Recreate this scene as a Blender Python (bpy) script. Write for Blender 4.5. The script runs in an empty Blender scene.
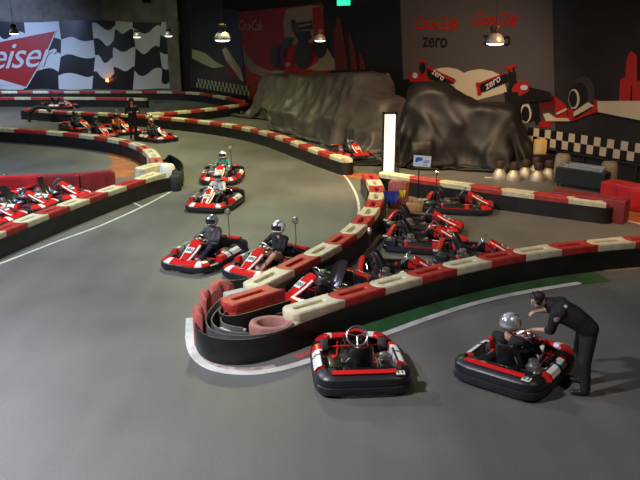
import bpy, bmesh, math, random
from mathutils import Vector, Matrix, noise
random.seed(7)
S = bpy.context.scene
COL = S.collection
PI = math.pi

# ------------------------------------------------------------------ camera
F = 740.0; H = 5.04; TH = math.atan(220 / F); CT, ST = math.cos(TH), math.sin(TH)
cam = bpy.data.cameras.new('camera'); cam.sensor_width = 36; cam.lens = F * 36 / 640; cam.clip_end = 300
co = bpy.data.objects.new('camera', cam); COL.objects.link(co)
co.location = (0, 0, H); co.rotation_euler = (PI / 2 - TH, 0, 0)
S.camera = co

def g(px, py, z=0.0):
    """point at height z seen at pixel"""
    u = px - 320; v = py - 240; t = (H - z) / (F * ST + v * CT)
    return Vector((u * t, (F * CT - v * ST) * t, z))
def ray(px, py):
    u = px - 320; v = py - 240
    return Vector((u, F * CT - v * ST, -(F * ST + v * CT)))
def onplane(px, py, p0, n):
    d = ray(px, py); o = Vector((0, 0, H))
    return o + d * ((p0 - o).dot(n) / d.dot(n))

# ------------------------------------------------------------------ materials
MC = {}
def mat(name, col, rough=.5, metal=0.0, spec=.5, emis=None, estr=0, bump=0, bscale=40, var=0, vscale=6, coat=0):
    if name in MC: return MC[name]
    m = bpy.data.materials.new(name); m.use_nodes = True; nt = m.node_tree; b = nt.nodes['Principled BSDF']
    b.inputs['Base Color'].default_value = (*col, 1); b.inputs['Roughness'].default_value = rough
    b.inputs['Metallic'].default_value = metal; b.inputs['Specular IOR Level'].default_value = spec
    b.inputs['Coat Weight'].default_value = coat
    if emis: b.inputs['Emission Color'].default_value = (*emis, 1); b.inputs['Emission Strength'].default_value = estr
    tc = nt.nodes.new('ShaderNodeTexCoord')
    if var:
        n = nt.nodes.new('ShaderNodeTexNoise'); n.inputs['Scale'].default_value = vscale; n.inputs['Detail'].default_value = 6
        nt.links.new(tc.outputs['Object'], n.inputs['Vector'])
        r = nt.nodes.new('ShaderNodeMapRange'); r.inputs[1].default_value = .3; r.inputs[2].default_value = .7
        r.inputs[3].default_value = 1 - var; r.inputs[4].default_value = 1 + var * .6
        nt.links.new(n.outputs['Fac'], r.inputs[0])
        mx = nt.nodes.new('ShaderNodeMix'); mx.data_type = 'RGBA'; mx.blend_type = 'MULTIPLY'; mx.inputs[0].default_value = 1
        mx.inputs[6].default_value = (*col, 1); nt.links.new(r.outputs[0], mx.inputs[7]); nt.links.new(mx.outputs[2], b.inputs['Base Color'])
    if bump:
        n = nt.nodes.new('ShaderNodeTexNoise'); n.inputs['Scale'].default_value = bscale; n.inputs['Detail'].default_value = 4
        nt.links.new(tc.outputs['Object'], n.inputs['Vector'])
        bp = nt.nodes.new('ShaderNodeBump'); bp.inputs['Strength'].default_value = bump; bp.inputs['Distance'].default_value = .02
        nt.links.new(n.outputs['Fac'], bp.inputs['Height']); nt.links.new(bp.outputs[0], b.inputs['Normal'])
    MC[name] = m; return m

M_red = mat('curb_red', (.42, .035, .028), .5, var=.35, vscale=5)
M_redf = mat('curb_red_faded', (.40, .09, .075), .6, var=.3, vscale=5)
M_white = mat('curb_white', (.62, .56, .39), .5, var=.22, vscale=5)
M_grey = mat('curb_grey', (.42, .42, .40), .6, var=.2, vscale=5)
M_rub = mat('rubber', (.015, .014, .014), .45, spec=.35, var=.5, vscale=2.5, bump=.15, bscale=6)
M_kred = mat('kart_red', (.60, .018, .016), .22, coat=.6)
M_kwht = mat('kart_white', (.78, .78, .76), .25, coat=.5)
M_kblk = mat('kart_black', (.012, .012, .014), .35, coat=.2)
M_bump = mat('bumper_black', (.013, .014, .018), .4, bump=.1, bscale=14)
M_tyre = mat('tyre', (.02, .02, .02), .75)
M_chr = mat('chrome', (.75, .75, .78), .15, 1.0)
M_alu = mat('aluminium', (.55, .54, .52), .35, .9)
M_bell = mat('bell_metal', (.5, .46, .40), .5, .6)
M_stl = mat('dark_steel', (.08, .08, .085), .4, .8)
M_seat = mat('seat_black', (.02, .02, .022), .3, coat=.3)
M_ink = mat('ink_black', (.01, .01, .01), .5)
M_skin = mat('skin', (.55, .30, .21), .55)
M_hair = mat('hair', (.02, .013, .01), .6)
M_cloth = mat('cloth_black', (.012, .012, .014), .85, bump=.3, bscale=30)
M_vis = mat('visor', (.02, .02, .025), .08, coat=1)

# ------------------------------------------------------------------ mesh builder
class MB:
    def __init__(s): s.bm = bmesh.new(); s.mi = 0
    def v(s, p): return s.bm.verts.new(p)
    def f(s, vs, mi=None):
        try:
            fc = s.bm.faces.new(vs); fc.material_index = s.mi if mi is None else mi; return fc
        except ValueError: return None
    def box(s, a, b, M=None, bev=0):
        cs = [Vector((x, y, z)) for x in (a[0], b[0]) for y in (a[1], b[1]) for z in (a[2], b[2])]
        if M: cs = [M @ c for c in cs]
        vs = [s.v(c) for c in cs]
        fs = [s.f([vs[i] for i in q]) for q in ((0, 1, 3, 2), (4, 6, 7, 5), (0, 4, 5, 1), (2, 3, 7, 6), (0, 2, 6, 4), (1, 5, 7, 3))]
        if bev:
            es = list({e for f in fs for e in f.edges})
            bmesh.ops.bevel(s.bm, geom=es, offset=bev, segments=2, affect='EDGES', profile=.6)
        return s
    def ringloft(s, rings, closed=True, cap=True, mis=None):
        R = [[s.v(p) for p in r] for r in rings]
        n = len(R[0])
        for i in range(len(R) - 1):
            for j in range(n if closed else n - 1):
                s.f([R[i][j], R[i][(j + 1) % n], R[i + 1][(j + 1) % n], R[i + 1][j]], mis(i, j) if mis else None)
        if cap and closed: s.f(R[0][::-1]); s.f(R[-1])
        return R
    def tube(s, pts, r, n=8, loop=False, cap=True):
        pts = [Vector(p) for p in pts]; N = len(pts); rings = []; up = None
        for i in range(N):
            if loop: t = (pts[(i + 1) % N] - pts[i - 1])
            else: t = pts[min(i + 1, N - 1)] - pts[max(i - 1, 0)]
            t.normalize()
            if up is None:
                up = Vector((0, 0, 1)) if abs(t.z) < .9 else Vector((0, 1, 0))
            a = t.cross(up).normalized(); b = a.cross(t).normalized(); up = b
            rr = r[i] if isinstance(r, (list, tuple)) else r
            rings.append([pts[i] + a * math.cos(2 * PI * k / n) * rr + b * math.sin(2 * PI * k / n) * rr for k in range(n)])
        if loop:
            R = [[s.v(p) for p in q] for q in rings]
            for i in range(N):
                for j in range(n): s.f([R[i][j], R[i][(j + 1) % n], R[(i + 1) % N][(j + 1) % n], R[(i + 1) % N][j]])
        else: s.ringloft(rings, True, cap)
        return s
    def lathe(s, prof, c=(0, 0, 0), M=None, n=20, mis=None):
        rings = []
        for r, z in prof:
            q = [Vector((c[0] + r * math.cos(2 * PI * k / n), c[1] + r * math.sin(2 * PI * k / n), c[2] + z)) for k in range(n)]
            if M: q = [M @ p for p in q]
            rings.append(q)
        s.ringloft(rings, True, True, mis); return s
    def poly(s, pts, mi=None):
        vs = [s.v(p) for p in pts]; return s.f(vs, mi)
    def prism(s, outline, z0, z1, M=None):
        lo = [Vector((x, y, z0)) for x, y in outline]; hi = [Vector((x, y, z1)) for x, y in outline]
        if M: lo = [M @ p for p in lo]; hi = [M @ p for p in hi]
        s.ringloft([lo, hi]); return s
    def build(s, name, mats, parent=None, smooth=True, ang=35):
        bmesh.ops.recalc_face_normals(s.bm, faces=s.bm.faces)
        me = bpy.data.meshes.new(name); s.bm.to_mesh(me); s.bm.free()
        for m in (mats if isinstance(mats, (list, tuple)) else [mats]): me.materials.append(m)
        if smooth:
            for p in me.polygons: p.use_smooth = True
            try: me.set_sharp_from_angle(angle=math.radians(ang))
            except Exception: pass
        o = bpy.data.objects.new(name, me); COL.objects.link(o)
        if parent: o.parent = parent
        return o

def tag(o, label=None, cat=None, group=None, kind=None):
    if label: o['label'] = label
    if cat: o['category'] = cat
    if group: o['group'] = group
    if kind: o['kind'] = kind
    return o
def empty(name, loc=(0, 0, 0), rz=0):
    o = bpy.data.objects.new(name, None); COL.objects.link(o); o.location = loc; o.rotation_euler = (0, 0, rz); o.empty_display_size = .2
    return o
def copy_tree(o, parent=None):
    c = o.copy(); COL.objects.link(c)
    if parent: c.parent = parent
    for ch in list(o.children): copy_tree(ch, c)
    return c

def catmull(P, k=8):
    P = [Vector(p) for p in P]; out = []
    for i in range(len(P) - 1):
        p0 = P[max(i - 1, 0)]; p1 = P[i]; p2 = P[i + 1]; p3 = P[min(i + 2, len(P) - 1)]
        for j in range(k):
            t = j / k
            out.append(.5 * ((2 * p1) + (p2 - p0) * t + (2 * p0 - 5 * p1 + 4 * p2 - p3) * t * t + (3 * p1 - p0 - 3 * p2 + p3) * t ** 3))
    out.append(P[-1]); return out
def resample(P, n):
    L = [0]
    for a, b in zip(P, P[1:]): L.append(L[-1] + (b - a).length)
    out = []; j = 0
    for i in range(n + 1):
        d = L[-1] * i / n
        while j < len(L) - 2 and L[j + 1] < d: j += 1
        t = (d - L[j]) / max(L[j + 1] - L[j], 1e-9); out.append(P[j].lerp(P[j + 1], min(max(t, 0), 1)))
    return out
def smooth_path(P, it=3):
    P = [Vector(p) for p in P]
    for _ in range(it):
        Q = P[:]
        for i in range(1, len(P) - 1): Q[i] = P[i] * .5 + (P[i - 1] + P[i + 1]) * .25
        P = Q
    return P
def normals2d(P, loop=False):
    out = []; N = len(P)
    for i in range(N):
        t = (P[(i + 1) % N] - P[i - 1]) if loop else P[min(i + 1, N - 1)] - P[max(i - 1, 0)]
        out.append(Vector((t.y, -t.x, 0)).normalized())
    return out
def offset(P, d): return [p + n * d for p, n in zip(P, normals2d(P))]

# ================================================================== SETTING
m = bpy.data.materials.new('asphalt'); m.use_nodes = True; nt = m.node_tree; b = nt.nodes['Principled BSDF']
tc = nt.nodes.new('ShaderNodeTexCoord')
def noise_node(sc, det=5, vec=None):
    n = nt.nodes.new('ShaderNodeTexNoise'); n.inputs['Scale'].default_value = sc; n.inputs['Detail'].default_value = det
    nt.links.new(vec or tc.outputs['Object'], n.inputs['Vector']); return n
mp = nt.nodes.new('ShaderNodeMapping'); mp.inputs['Rotation'].default_value = (0, 0, .5); mp.inputs['Scale'].default_value = (1.2, .12, 1)
nt.links.new(tc.outputs['Object'], mp.inputs['Vector'])
n1 = noise_node(.35, 5); n2 = noise_node(60, 3); n3 = noise_node(1.6, 4, mp.outputs[0])
def mr(src, a, b_, lo, hi):
    r = nt.nodes.new('ShaderNodeMapRange'); r.inputs[1].default_value = a; r.inputs[2].default_value = b_; r.inputs[3].default_value = lo; r.inputs[4].default_value = hi
    nt.links.new(src, r.inputs[0]); return r.outputs[0]
def mul(a, b_):
    r = nt.nodes.new('ShaderNodeMath'); r.operation = 'MULTIPLY'; nt.links.new(a, r.inputs[0]); nt.links.new(b_, r.inputs[1]); return r.outputs[0]
fac = mul(mul(mr(n1.outputs[0], .3, .7, .82, 1.15), mr(n2.outputs[0], .3, .7, .72, 1.22)), mr(n3.outputs[0], .35, .7, .9, 1.05))
mx = nt.nodes.new('ShaderNodeMix'); mx.data_type = 'RGBA'; mx.blend_type = 'MULTIPLY'; mx.inputs[0].default_value = 1
mx.inputs[6].default_value = (.125, .122, .116, 1); nt.links.new(fac, mx.inputs[7]); nt.links.new(mx.outputs[2], b.inputs['Base Color'])
nt.links.new(mr(n1.outputs[0], .3, .7, .42, .62), b.inputs['Roughness'])
bp = nt.nodes.new('ShaderNodeBump'); bp.inputs['Strength'].default_value = .25; bp.inputs['Distance'].default_value = .01
nt.links.new(n2.outputs[0], bp.inputs['Height']); nt.links.new(bp.outputs[0], b.inputs['Normal'])
M_floor = m

# wall planes
A1 = g(182, 94.5); A0 = Vector((-34, A1.y, 0))
WB = g(640, 184); dB = (WB - A1).normalized(); nB = Vector((dB.y, -dB.x, 0))   # towards the track
if nB.y > 0: nB = -nB
B1p = A1 + dB * 46
nA = Vector((0, -1, 0))
CEIL = 8.6
M_conc = mat('concrete_wall', (.16, .15, .12), .85, var=.3, vscale=1.5, bump=.3, bscale=6)
M_blackwall = mat('black_wall', (.012, .012, .014), .7, var=.4, vscale=1)

mb = MB(); mb.box((-34, -2, -.2), (26, A1.y + .3, 0)); fl = mb.build('floor', M_floor, smooth=False); tag(fl, kind='structure')
mb = MB(); mb.box((-34, -2, CEIL), (26, A1.y + .3, CEIL + .2)); tag(mb.build('ceiling', M_blackwall, smooth=False), kind='structure')
# concrete panel wall with seams
mb = MB(); mb.mi = 0; mb.box((A0.x, A0.y, 0), (A1.x + .0, A0.y + .3, CEIL))
for z in (5.75, 7.1): mb.box((A0.x, A0.y - .03, z), (A1.x, A0.y, z + .07))
x = A0.x + .6
while x < A1.x - .1:
    mb.box((x, A0.y - .02, 5.1), (x + .05, A0.y, 5.75)); mb.box((x + .8, A0.y - .02, 5.82), (x + .85, A0.y, 7.1)); x += 1.6
tag(mb.build('wall_back', M_conc, smooth=False), kind='structure')
def wallbox(mb, u0, u1, z0, z1, n0, n1):
    P = lambda u, n, z: A1 + dB * u + nB * n + Vector((0, 0, z))
    vs = [mb.v(P(u, n, z)) for u in (u0, u1) for n in (n0, n1) for z in (z0, z1)]
    for q in ((0, 1, 3, 2), (4, 6, 7, 5), (0, 4, 5, 1), (2, 3, 7, 6), (0, 2, 6, 4), (1, 5, 7, 3)): mb.f([vs[i] for i in q])
mb = MB(); wallbox(mb, 0, 46, 0, CEIL, -.3, 0); tag(mb.build('wall_right', M_blackwall, smooth=False), kind='structure')
mb = MB(); mb.box((-34.3, -2, 0), (-34, A1.y, CEIL)); tag(mb.build('wall_left', M_blackwall, smooth=False), kind='structure')
# concrete column in the corner
mb = MB(); mb.box((A1.x - .75, A1.y - .45, 0), (A1.x + .05, A1.y - .05, CEIL)); tag(mb.build('trim_1', M_conc, smooth=False), kind='structure')

# painted ground
def ribbon(P, w0, w1=None, z=.004, th=.004):
    """ribbon along ground points P (Vectors), offset from -w0..+w1"""
    L = offset(P, -w0); R = offset(P, w1 if w1 is not None else w0); mb = MB()
    mb.ringloft([[Vector((l.x, l.y, z)), Vector((r.x, r.y, z)), Vector((r.x, r.y, .0005)), Vector((l.x, l.y, .0005))] for l, r in zip(L, R)])
    return mb
M_line = mat('line_white', (.55, .55, .52), .6, var=.25, vscale=3)
M_liney = mat('line_tan', (.35, .27, .13), .6, var=.3, vscale=3)
M_green = mat('ground_green', (.025, .085, .03), .6, var=.4, vscale=2)
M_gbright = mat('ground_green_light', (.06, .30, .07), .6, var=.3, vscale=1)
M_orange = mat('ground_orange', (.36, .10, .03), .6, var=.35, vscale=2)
def line(name, pxs, w, m, z=.005, k=8, it=4):
    P = smooth_path(catmull([g(*p) for p in pxs], k), it); o = ribbon(P, w / 2, z=z).build(name, m, smooth=False); tag(o, kind='structure'); return o
line('painted_line', [(-60, 287), (15, 258), (60, 240.5), (100, 226), (140, 208), (165, 195), (180, 187)], .07, M_line)
line('painted_line', [(130, 201), (142, 207)], .06, M_line, .007)
line('painted_line', [(190, 318), (190, 343), (198, 359.5), (216, 369.5), (245, 373), (275, 370), (305, 362), (345, 348), (385, 334), (430, 317.5), (478, 302.5), (530, 291), (580, 283)], .14, M_line)
line('painted_line', [(187, 336), (197, 355), (214, 365.5), (245, 369.5), (275, 366)], .10, mat('line_redwhite', (.40, .30, .28), .6, var=.6, vscale=8), .004)
line('painted_line', [(296, 357), (312, 352)], .14, M_redf, .008)
line('painted_line', [(512, 281), (560, 273), (610, 268.5), (645, 266)], .05, M_liney)
line('painted_line', [(603, 270), (645, 266.5)], .22, M_liney, .006)
line('painted_line', [(150, 123), (190, 127), (235, 134), (262, 139), (300, 151), (325, 161), (343, 174), (354, 190), (359, 206), (357, 222), (350, 236)], .07, M_line)
line('painted_line', [(625, 220), (648, 226)], .1, M_line)
# green verge between the belt and the white line
gr = [(320, 347), (350, 335.5), (400, 316.5), (457, 300), (520, 285.5), (560, 279.3), (600, 275)]
o = line('green_verge', gr, .8, M_green, .002); 
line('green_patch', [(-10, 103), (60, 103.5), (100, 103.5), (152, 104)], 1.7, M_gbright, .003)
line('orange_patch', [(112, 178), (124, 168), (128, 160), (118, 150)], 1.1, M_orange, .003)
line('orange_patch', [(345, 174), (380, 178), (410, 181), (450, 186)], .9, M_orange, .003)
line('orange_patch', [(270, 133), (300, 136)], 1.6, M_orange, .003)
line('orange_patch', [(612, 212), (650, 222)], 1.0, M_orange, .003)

# ================================================================== POSTERS AND MURALS
def flat_mural(name, polys, mats, p0, n, base=.02, thick=.0):
    """polys: list of (px polygon, material index); each next layer 4 mm nearer"""
    mb = MB()
    for i, (pp, mi) in enumerate(polys):
        q = p0 + n * (base + .004 * i)
        mb.poly([onplane(x, y, q, n) for x, y in pp], mi)
    return mb
def ell(cx, cy, rx, ry, n=20, a0=0): return [(cx + rx * math.cos(2 * PI * k / n), cy + ry * math.sin(2 * PI * k / n)) for k in range(n)]

V_blk = mat('vinyl_black', (.012, .012, .014), .35); V_wht = mat('vinyl_white', (.52, .54, .52), .5)
V_red = mat('vinyl_red', (.34, .012, .01), .5); V_gry = mat('vinyl_grey', (.07, .064, .067), .6)
V_dkr = mat('vinyl_dark_red', (.22, .02, .012), .5); V_crm = mat('vinyl_cream', (.52, .47, .36), .5)
V_dgr = mat('vinyl_charcoal', (.035, .034, .036), .5); V_blu = mat('vinyl_pale_blue', (.35, .5, .6), .5)
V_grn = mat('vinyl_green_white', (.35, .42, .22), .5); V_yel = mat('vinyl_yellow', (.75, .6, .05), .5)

# checkered flag poster
root = empty('checkered_flag_poster', (A1.x - 8, A0.y, 0)); tag(root, 'huge black and white waving chequered flag poster on the far left wall', 'poster')
mb = MB()
cols = [(-170, -92, [('W', 68), ('B', 115), ('W', 170), ('B', 225), ('E', 285)]), (-92, 0, [('B', 68), ('W', 110), ('B', 170), ('W', 230), ('E', 285)]),
        (0, 78, [('B', 68), ('W', 112), ('B', 170), ('W', 255), ('E', 285)]),
        (78, 192, [('W', 68), ('B', 122), ('W', 168), ('B', 225), ('E', 285)]),
        (192, 300, [('B', 68), ('W', 125), ('B', 180), ('W', 240), ('E', 285)]),
        (300, 365, [('B', 68), ('W', 84), ('B', 134), ('W', 188), ('B', 240), ('E', 285)]),
        (365, 430, [('W', 68), ('B', 102), ('W', 160), ('B', 222), ('E', 285)]),
        (430, 515, [('B', 68), ('W', 94), ('B', 160), ('W', 230), ('E', 285)]),
        (515, 578, [('W', 68), ('B', 108), ('W', 165), ('B', 215), ('W', 262), ('E', 285)])]
pA = A1 + Vector((0, -.06, 0))
for x0, x1, rows in cols:
    K = 12
    def bx(x, y): return x + 5 * math.sin(y / 33 + x * .05)
    for (c0, y0), (c1, y1) in zip(rows, rows[1:]):
        def wy(x, y):
            if y in (68, 285): return y + (4 * math.sin(x / 60) if y == 68 else 2 * math.sin(x / 30))
            t = (x - x0) / (x1 - x0); return y + 14 * math.sin(PI * 2 * t + x0 * .013) * .7 + 4 * math.sin(x / 17)
        for i in range(K):
            xa = x0 + (x1 - x0) * i / K; xb = x0 + (x1 - x0) * (i + 1) / K
            Y = lambda xx, yy: wy(xx, yy)
            pts = [(xa, Y(xa, y0)), (xb, Y(xb, y0)), (xb, Y(xb, y1)), (xa, Y(xa, y1))]
            vs = []
            for X_, Y_ in pts:
                X2 = X_ if abs(x1 - 578) < 1 and X_ == x1 else bx(X_, Y_) if X_ > -160 else X_
                p = onplane(X2 / 3.2, Y_ / 3.2, pA, nA)
                p.y -= .03 * (1 + math.sin(X2 / 23 + Y_ / 50))
                vs.append(mb.v(p))
            mb.f(vs, 0 if c0 == 'B' else 1)
bmesh.ops.remove_doubles(mb.bm, verts=mb.bm.verts, dist=.004)
o = mb.build('flag_panel', [V_blk, V_wht], None); o.parent = root; o.matrix_parent_inverse = Matrix.Translation(-root.location)
def reparent(o, root):
    o.parent = root; bpy.context.view_layer.update(); o.matrix_parent_inverse = root.matrix_world.inverted(); return o
def text_mesh(name, body, m, size, shear=0, off=0.0, parent=None, ext=.004, space=1.0):
    cu = bpy.data.curves.new('t', 'FONT'); cu.body = body; cu.size = size; cu.shear = shear; cu.offset = off; cu.extrude = ext
    cu.align_x = 'CENTER'; cu.align_y = 'CENTER'; cu.space_character = space; cu.resolution_u = 3
    t = bpy.data.objects.new('t', cu); COL.objects.link(t); bpy.context.view_layer.update()
    me = bpy.data.meshes.new_from_object(t.evaluated_get(bpy.context.evaluated_depsgraph_get())); bpy.data.objects.remove(t)
    me.materials.clear(); me.materials.append(m); me.name = name
    o = bpy.data.objects.new(name, me); COL.objects.link(o)
    if parent: o.parent = parent
    return o
def basis(o, right, up, pos):
    r = right.normalized(); nn = r.cross(up).normalized(); u = nn.cross(r).normalized()
    o.matrix_world = Matrix(((r.x, u.x, nn.x, pos.x), (r.y, u.y, nn.y, pos.y), (r.z, u.z, nn.z, pos.z), (0, 0, 0, 1)))
def wall_text(name, body, m, px, py, hpx_m, wall, rot=0, shear=0, off=0, space=1, root=None, n=.05):
    p0, nn, rr = (A1, nA, Vector((1, 0, 0))) if wall == 'A' else (A1, nB, dB)
    t = text_mesh(name, body, m, hpx_m, shear, off, space=space)
    r = rr * math.cos(rot) + Vector((0, 0, 1)) * math.sin(rot); u = Vector((0, 0, 1)) * math.cos(rot) - rr * math.sin(rot)
    basis(t, r, u, onplane(px, py, p0 + nn * n, nn))
    if root: mw = t.matrix_world.copy(); t.parent = root; bpy.context.view_layer.update(); t.matrix_parent_inverse = root.matrix_world.inverted(); t.matrix_world = mw
    return t
# bow tie
bt = [(55.3, 31), (46, 53), (26, 87), (-4, 78), (-34, 91), (-60, 60), (-46, 25), (-10, 44)]
mb = flat_mural('bow_tie_logo', [([(-4, 84.5)] + [(x + .0, y) for x, y in [(26.5, 88.2), (47, 53.5), (57, 29.5), (-10, 42), (-48, 22), (-63, 60), (-36, 94)]], 1), (bt, 0)], [V_red, V_wht], A1, nA, .12)
reparent(mb.build('bow_tie_logo', [V_red, V_wht], None, False), root)
wall_text('script_lettering', 'Budweiser', V_wht, -20, 58.5, 2.5, 'A', .05, .5, .005, .92, root, .15)

# dark wavy flag piece on the right wall beside the column
P = [([(190, 2), (238, 10), (246, 96), (190, 88)], 0), ([(192, 49), (205, 53), (216, 62), (225, 66.5), (213, 68), (203, 64), (192, 58)], 3),
     ([(222, 50), (226, 47), (240, 68), (244, 82), (238, 79), (228, 66)], 1), ([(226, 60), (240, 79), (236, 80), (226, 70)], 2),
     ([(196, 75.5), (214, 82), (236, 96), (246, 100), (238, 101), (200, 90)], 0)]
o = flat_mural('dark_mural', P, None, A1, nB, .03).build('wavy_flag_mural', [V_blk, V_crm, V_dkr, V_grn], None, False)
tag(o, 'black wall mural with a pale green wavy flag tail, right of the concrete column', 'mural')

# racing car artwork with red panel
root = empty('red_racing_mural', onplane(280, 90, A1, nB)); tag(root, 'red and black wall mural with racing car and flames above the left tarpaulin', 'mural')
P = [([(238, 12), (330, 2.5), (335, 96), (248, 100)], 0),
     ([(322, 3), (400, -4), (404, 98), (332, 97)], 1),
     ([(286, 9), (312, 5.5), (323, 6), (323, 36), (300, 48), (285, 40), (283, 22)], 2),
     ([(243, 44), (247, 55), (256, 65), (270, 71), (284, 70), (282, 75), (262, 76), (250, 72), (244, 62)], 2),
     ([(326, 46), (333, 58), (347, 69), (318, 71), (307, 69), (318, 62)], 2),
     ([(312, 8), (322, 6), (325, 40), (314, 36)], 0),
     ([(333, 30), (337, 24), (341, 40), (345, 70), (335, 70)], 3), ([(336, 18), (340, 17), (345, 45), (348, 70), (341, 70)], 3),
     ([(349, 32), (354, 45), (358, 70), (351, 70)], 3), ([(359, 50), (364, 60), (366, 70), (360, 70)], 3),
     ([(291, 20), (295, 20), (296, 31), (310, 31), (312, 38), (303, 45), (298, 40), (292, 30)], 4),
     ([(296, 23), (312, 20.5), (313, 29), (297, 30)], 4), ([(297.5, 25.5), (311, 23), (311, 25), (298, 27.5)], 2),
     (ell(303, 54, 9, 15), 4), (ell(303, 56, 5, 8), 5), (ell(274, 57, 4.5, 11), 4), (ell(275, 57, 2.2, 7), 5),
     ([(279, 45), (286, 37), (294, 38), (292, 44), (285, 50), (283, 70), (279, 70)], 4), (ell(320, 47, 7, 11), 4),
     ([(283, 62), (292, 60), (292, 67), (284, 68)], 0), ([(286, 63), (290, 62), (290, 66), (286, 67)], 2)]
reparent(flat_mural('x', P, None, A1, nB, .03).build('mural_panel', [mat('vinyl_deep_red', (.29, .013, .01), .5), V_blk, mat('vinyl_dull_cream', (.26, .23, .18), .5), mat('vinyl_rust', (.11, .015, .008), .5), V_ink if False else V_blk, V_dgr], None, False), root)
wall_text('script_lettering', 'Coca-Cola', V_dkr if False else mat('faded_white', (.45, .25, .24), .6), 249.5, 26, .8, 'B', 0, .45, .003, .8, root, .09)

# grey panel with zero lettering and racing cars
root = empty('zero_mural', onplane(470, 120, A1, nB)); tag(root, 'grey wall mural with red script lettering, the word zero and racing cars', 'mural')
P = [([(398, -6), (552, -12), (556, 150), (400, 120)], 0),
     ([(432, 70), (440, 68), (449, 67.5), (457, 69), (464, 73), (470, 70.5), (480, 69), (492, 71), (503, 76), (507, 92), (478, 100), (450, 92), (436, 82)], 1),
     # left car
     (ell(387, 77, 6, 8), 2), (ell(387.5, 77.5, 2.6, 4), 4), ([(394, 80), (430, 78), (430, 100), (394, 100)], 2),
     ([(408, 76), (412, 73), (418, 72.5), (428, 76), (430, 82), (410, 82)], 3), (ell(415, 75.5, 2.5, 3), 6),
     ([(420, 60), (425, 61), (426, 76), (423, 77)], 3), ([(418, 58.5), (427, 60.5), (426, 63), (418, 61)], 3), (ell(422.5, 68, 3.2, 6), 2),
     ([(427, 66), (455, 79), (454, 84), (436, 82), (427, 76)], 2), ([(427, 65), (456, 80.5), (454, 83), (427, 68)], 3),
     # right car
     ([(477, 86), (507, 73.5), (508, 82), (480, 93)], 2), ([(477, 83.5), (507, 71.8), (507, 73), (478, 85.5)], 3), ([(475.5, 83), (478.5, 82), (481.5, 94), (478, 96)], 3),
     (ell(512, 76, 4, 8), 2), ([(506, 66.5), (516, 63.5), (516, 67), (512, 68), (513, 72), (510, 72), (510, 69), (506, 69.5)], 3),
     ([(509, 82), (516, 80), (520, 84), (533, 88), (550, 92), (552, 100), (520, 104), (505, 100)], 2),
     ([(512, 88), (519, 80), (522, 88), (530, 90), (520, 96), (512, 95)], 3), (ell(524, 86.5, 5, 5.5), 3), (ell(524, 87.5, 3.8, 2.6), 6),
     ([(504, 92), (518, 92), (522, 120), (508, 124)], 2)]
reparent(flat_mural('x', P, None, A1, nB, .03).build('mural_panel', [V_gry, V_crm, V_blk, V_red, V_crm, V_dgr, V_blu], None, False), root)
for (cx, cy) in ((434, 24), (493, 19.5)):
    k = 1 if cx < 460 else .9
    wall_text('script_lettering', 'Coca-Cola', V_red, cx, cy, .72 * k, 'B', 0, .5, .012, .8, root, .05)
for (cx, cy) in ((435, 41), (497, 39)):
    wall_text('zero_lettering', 'zero', V_blk, cx, cy, .80 if cx < 460 else .74, 'B', 0, 0, .015, 1.0, root, .05)
wall_text('wing_lettering', 'zero', V_wht, 492.5, 82.5, .42, 'B', .5, .2, .005, 1.05, root, .14)
wall_text('wing_lettering', 'zero', V_wht, 438, 74.5, .4, 'B', -.4, .2, .005, 1.0, root, .14)

# red car body mural on black, right
P = [([(536, 90), (545, 92), (556, 97), (566, 105), (568, 118), (556, 120), (540, 124), (536, 116)], 0),
     (ell(528, 108, 11, 15), 1), (ell(526, 113, 5.5, 10), 2), (ell(525.5, 114, 4, 8), 1), ([(529, 104), (538, 96), (541, 122), (536, 126)], 1),
     (ell(584, 93, 11, 17), 3), (ell(579, 96, 9, 14), 1), (ell(574, 99, 5.5, 10), 2), (ell(573, 99, 4.2, 8.5), 1),
     ([(539, 122), (549, 119), (567, 119), (596, 102), (597, 112), (570, 122), (551, 122), (550, 128), (539, 127)], 0),
     ([(543, 114), (549, 113), (556, 118), (570, 118), (570, 121), (546, 121)], 4), ([(572, 113), (588, 102), (594, 106), (574, 119)], 4),
     ([(573, 117), (592, 106.5), (592, 108.5), (573, 120)], 1), ([(556, 113), (566, 108), (567, 110), (557, 115)], 4),
     ([(567, 108), (573, 109), (574, 119), (569, 120)], 0), ([(594, 99), (597, 100), (598, 112), (594, 113)], 0),
     ([(597, 101), (660, 101), (660, 124), (620, 116.5), (598, 112)], 4),
     ([(619, 101), (620, 79), (625, 77), (627, 57), (631, 51), (637, 55), (637, 83), (631, 86), (630, 101)], 0), ([(632, 101), (632, 84), (640, 80), (641, 40), (665, 36), (665, 101)], 0)]
o = flat_mural('x', P, None, A1, nB, .03).build('red_car_mural', [V_red, V_blk, V_crm, V_dgr, V_crm], None, False)
tag(o, 'wall artwork of a red racing car nose beside a cream band at far right', 'mural')

# chequered strip along the wall
def uz(px, py, n=.05):
    p = onplane(px, py, A1 + nB * n, nB); return (p - A1).dot(dB), p.z
u1, z1 = uz(539.4, 130); u2, _ = uz(628.3, 143)
per = (u2 - u1) / 7 / 2
_, zt = uz(636, 143); _, zb = uz(640, 162.5)
def strip(name, ua, ub, label, M1, M2):
    mb = MB(); n = int((ub - ua) / per); mid = (zt + zb) / 2
    for i in range(n):
        for r, (a, b_) in enumerate(((zb, mid), (mid, zt))):
            q = [A1 + dB * (ua + per * (i + du)) + nB * .05 + Vector((0, 0, z)) for du, z in ((0, a), (1, a), (1, b_), (0, b_))]
            mb.poly(q, (i + r) % 2)
    mb.mi = 0; 
    o = mb.build(name, [M1, M2], None, False); tag(o, label, 'banner'); return o
kk = int((u1) / per) + 1
strip('chequered_banner', u1 - per * 2, u1 + per * 30, 'black and cream chequered strip low on the right wall', V_crm, V_blk)
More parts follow.
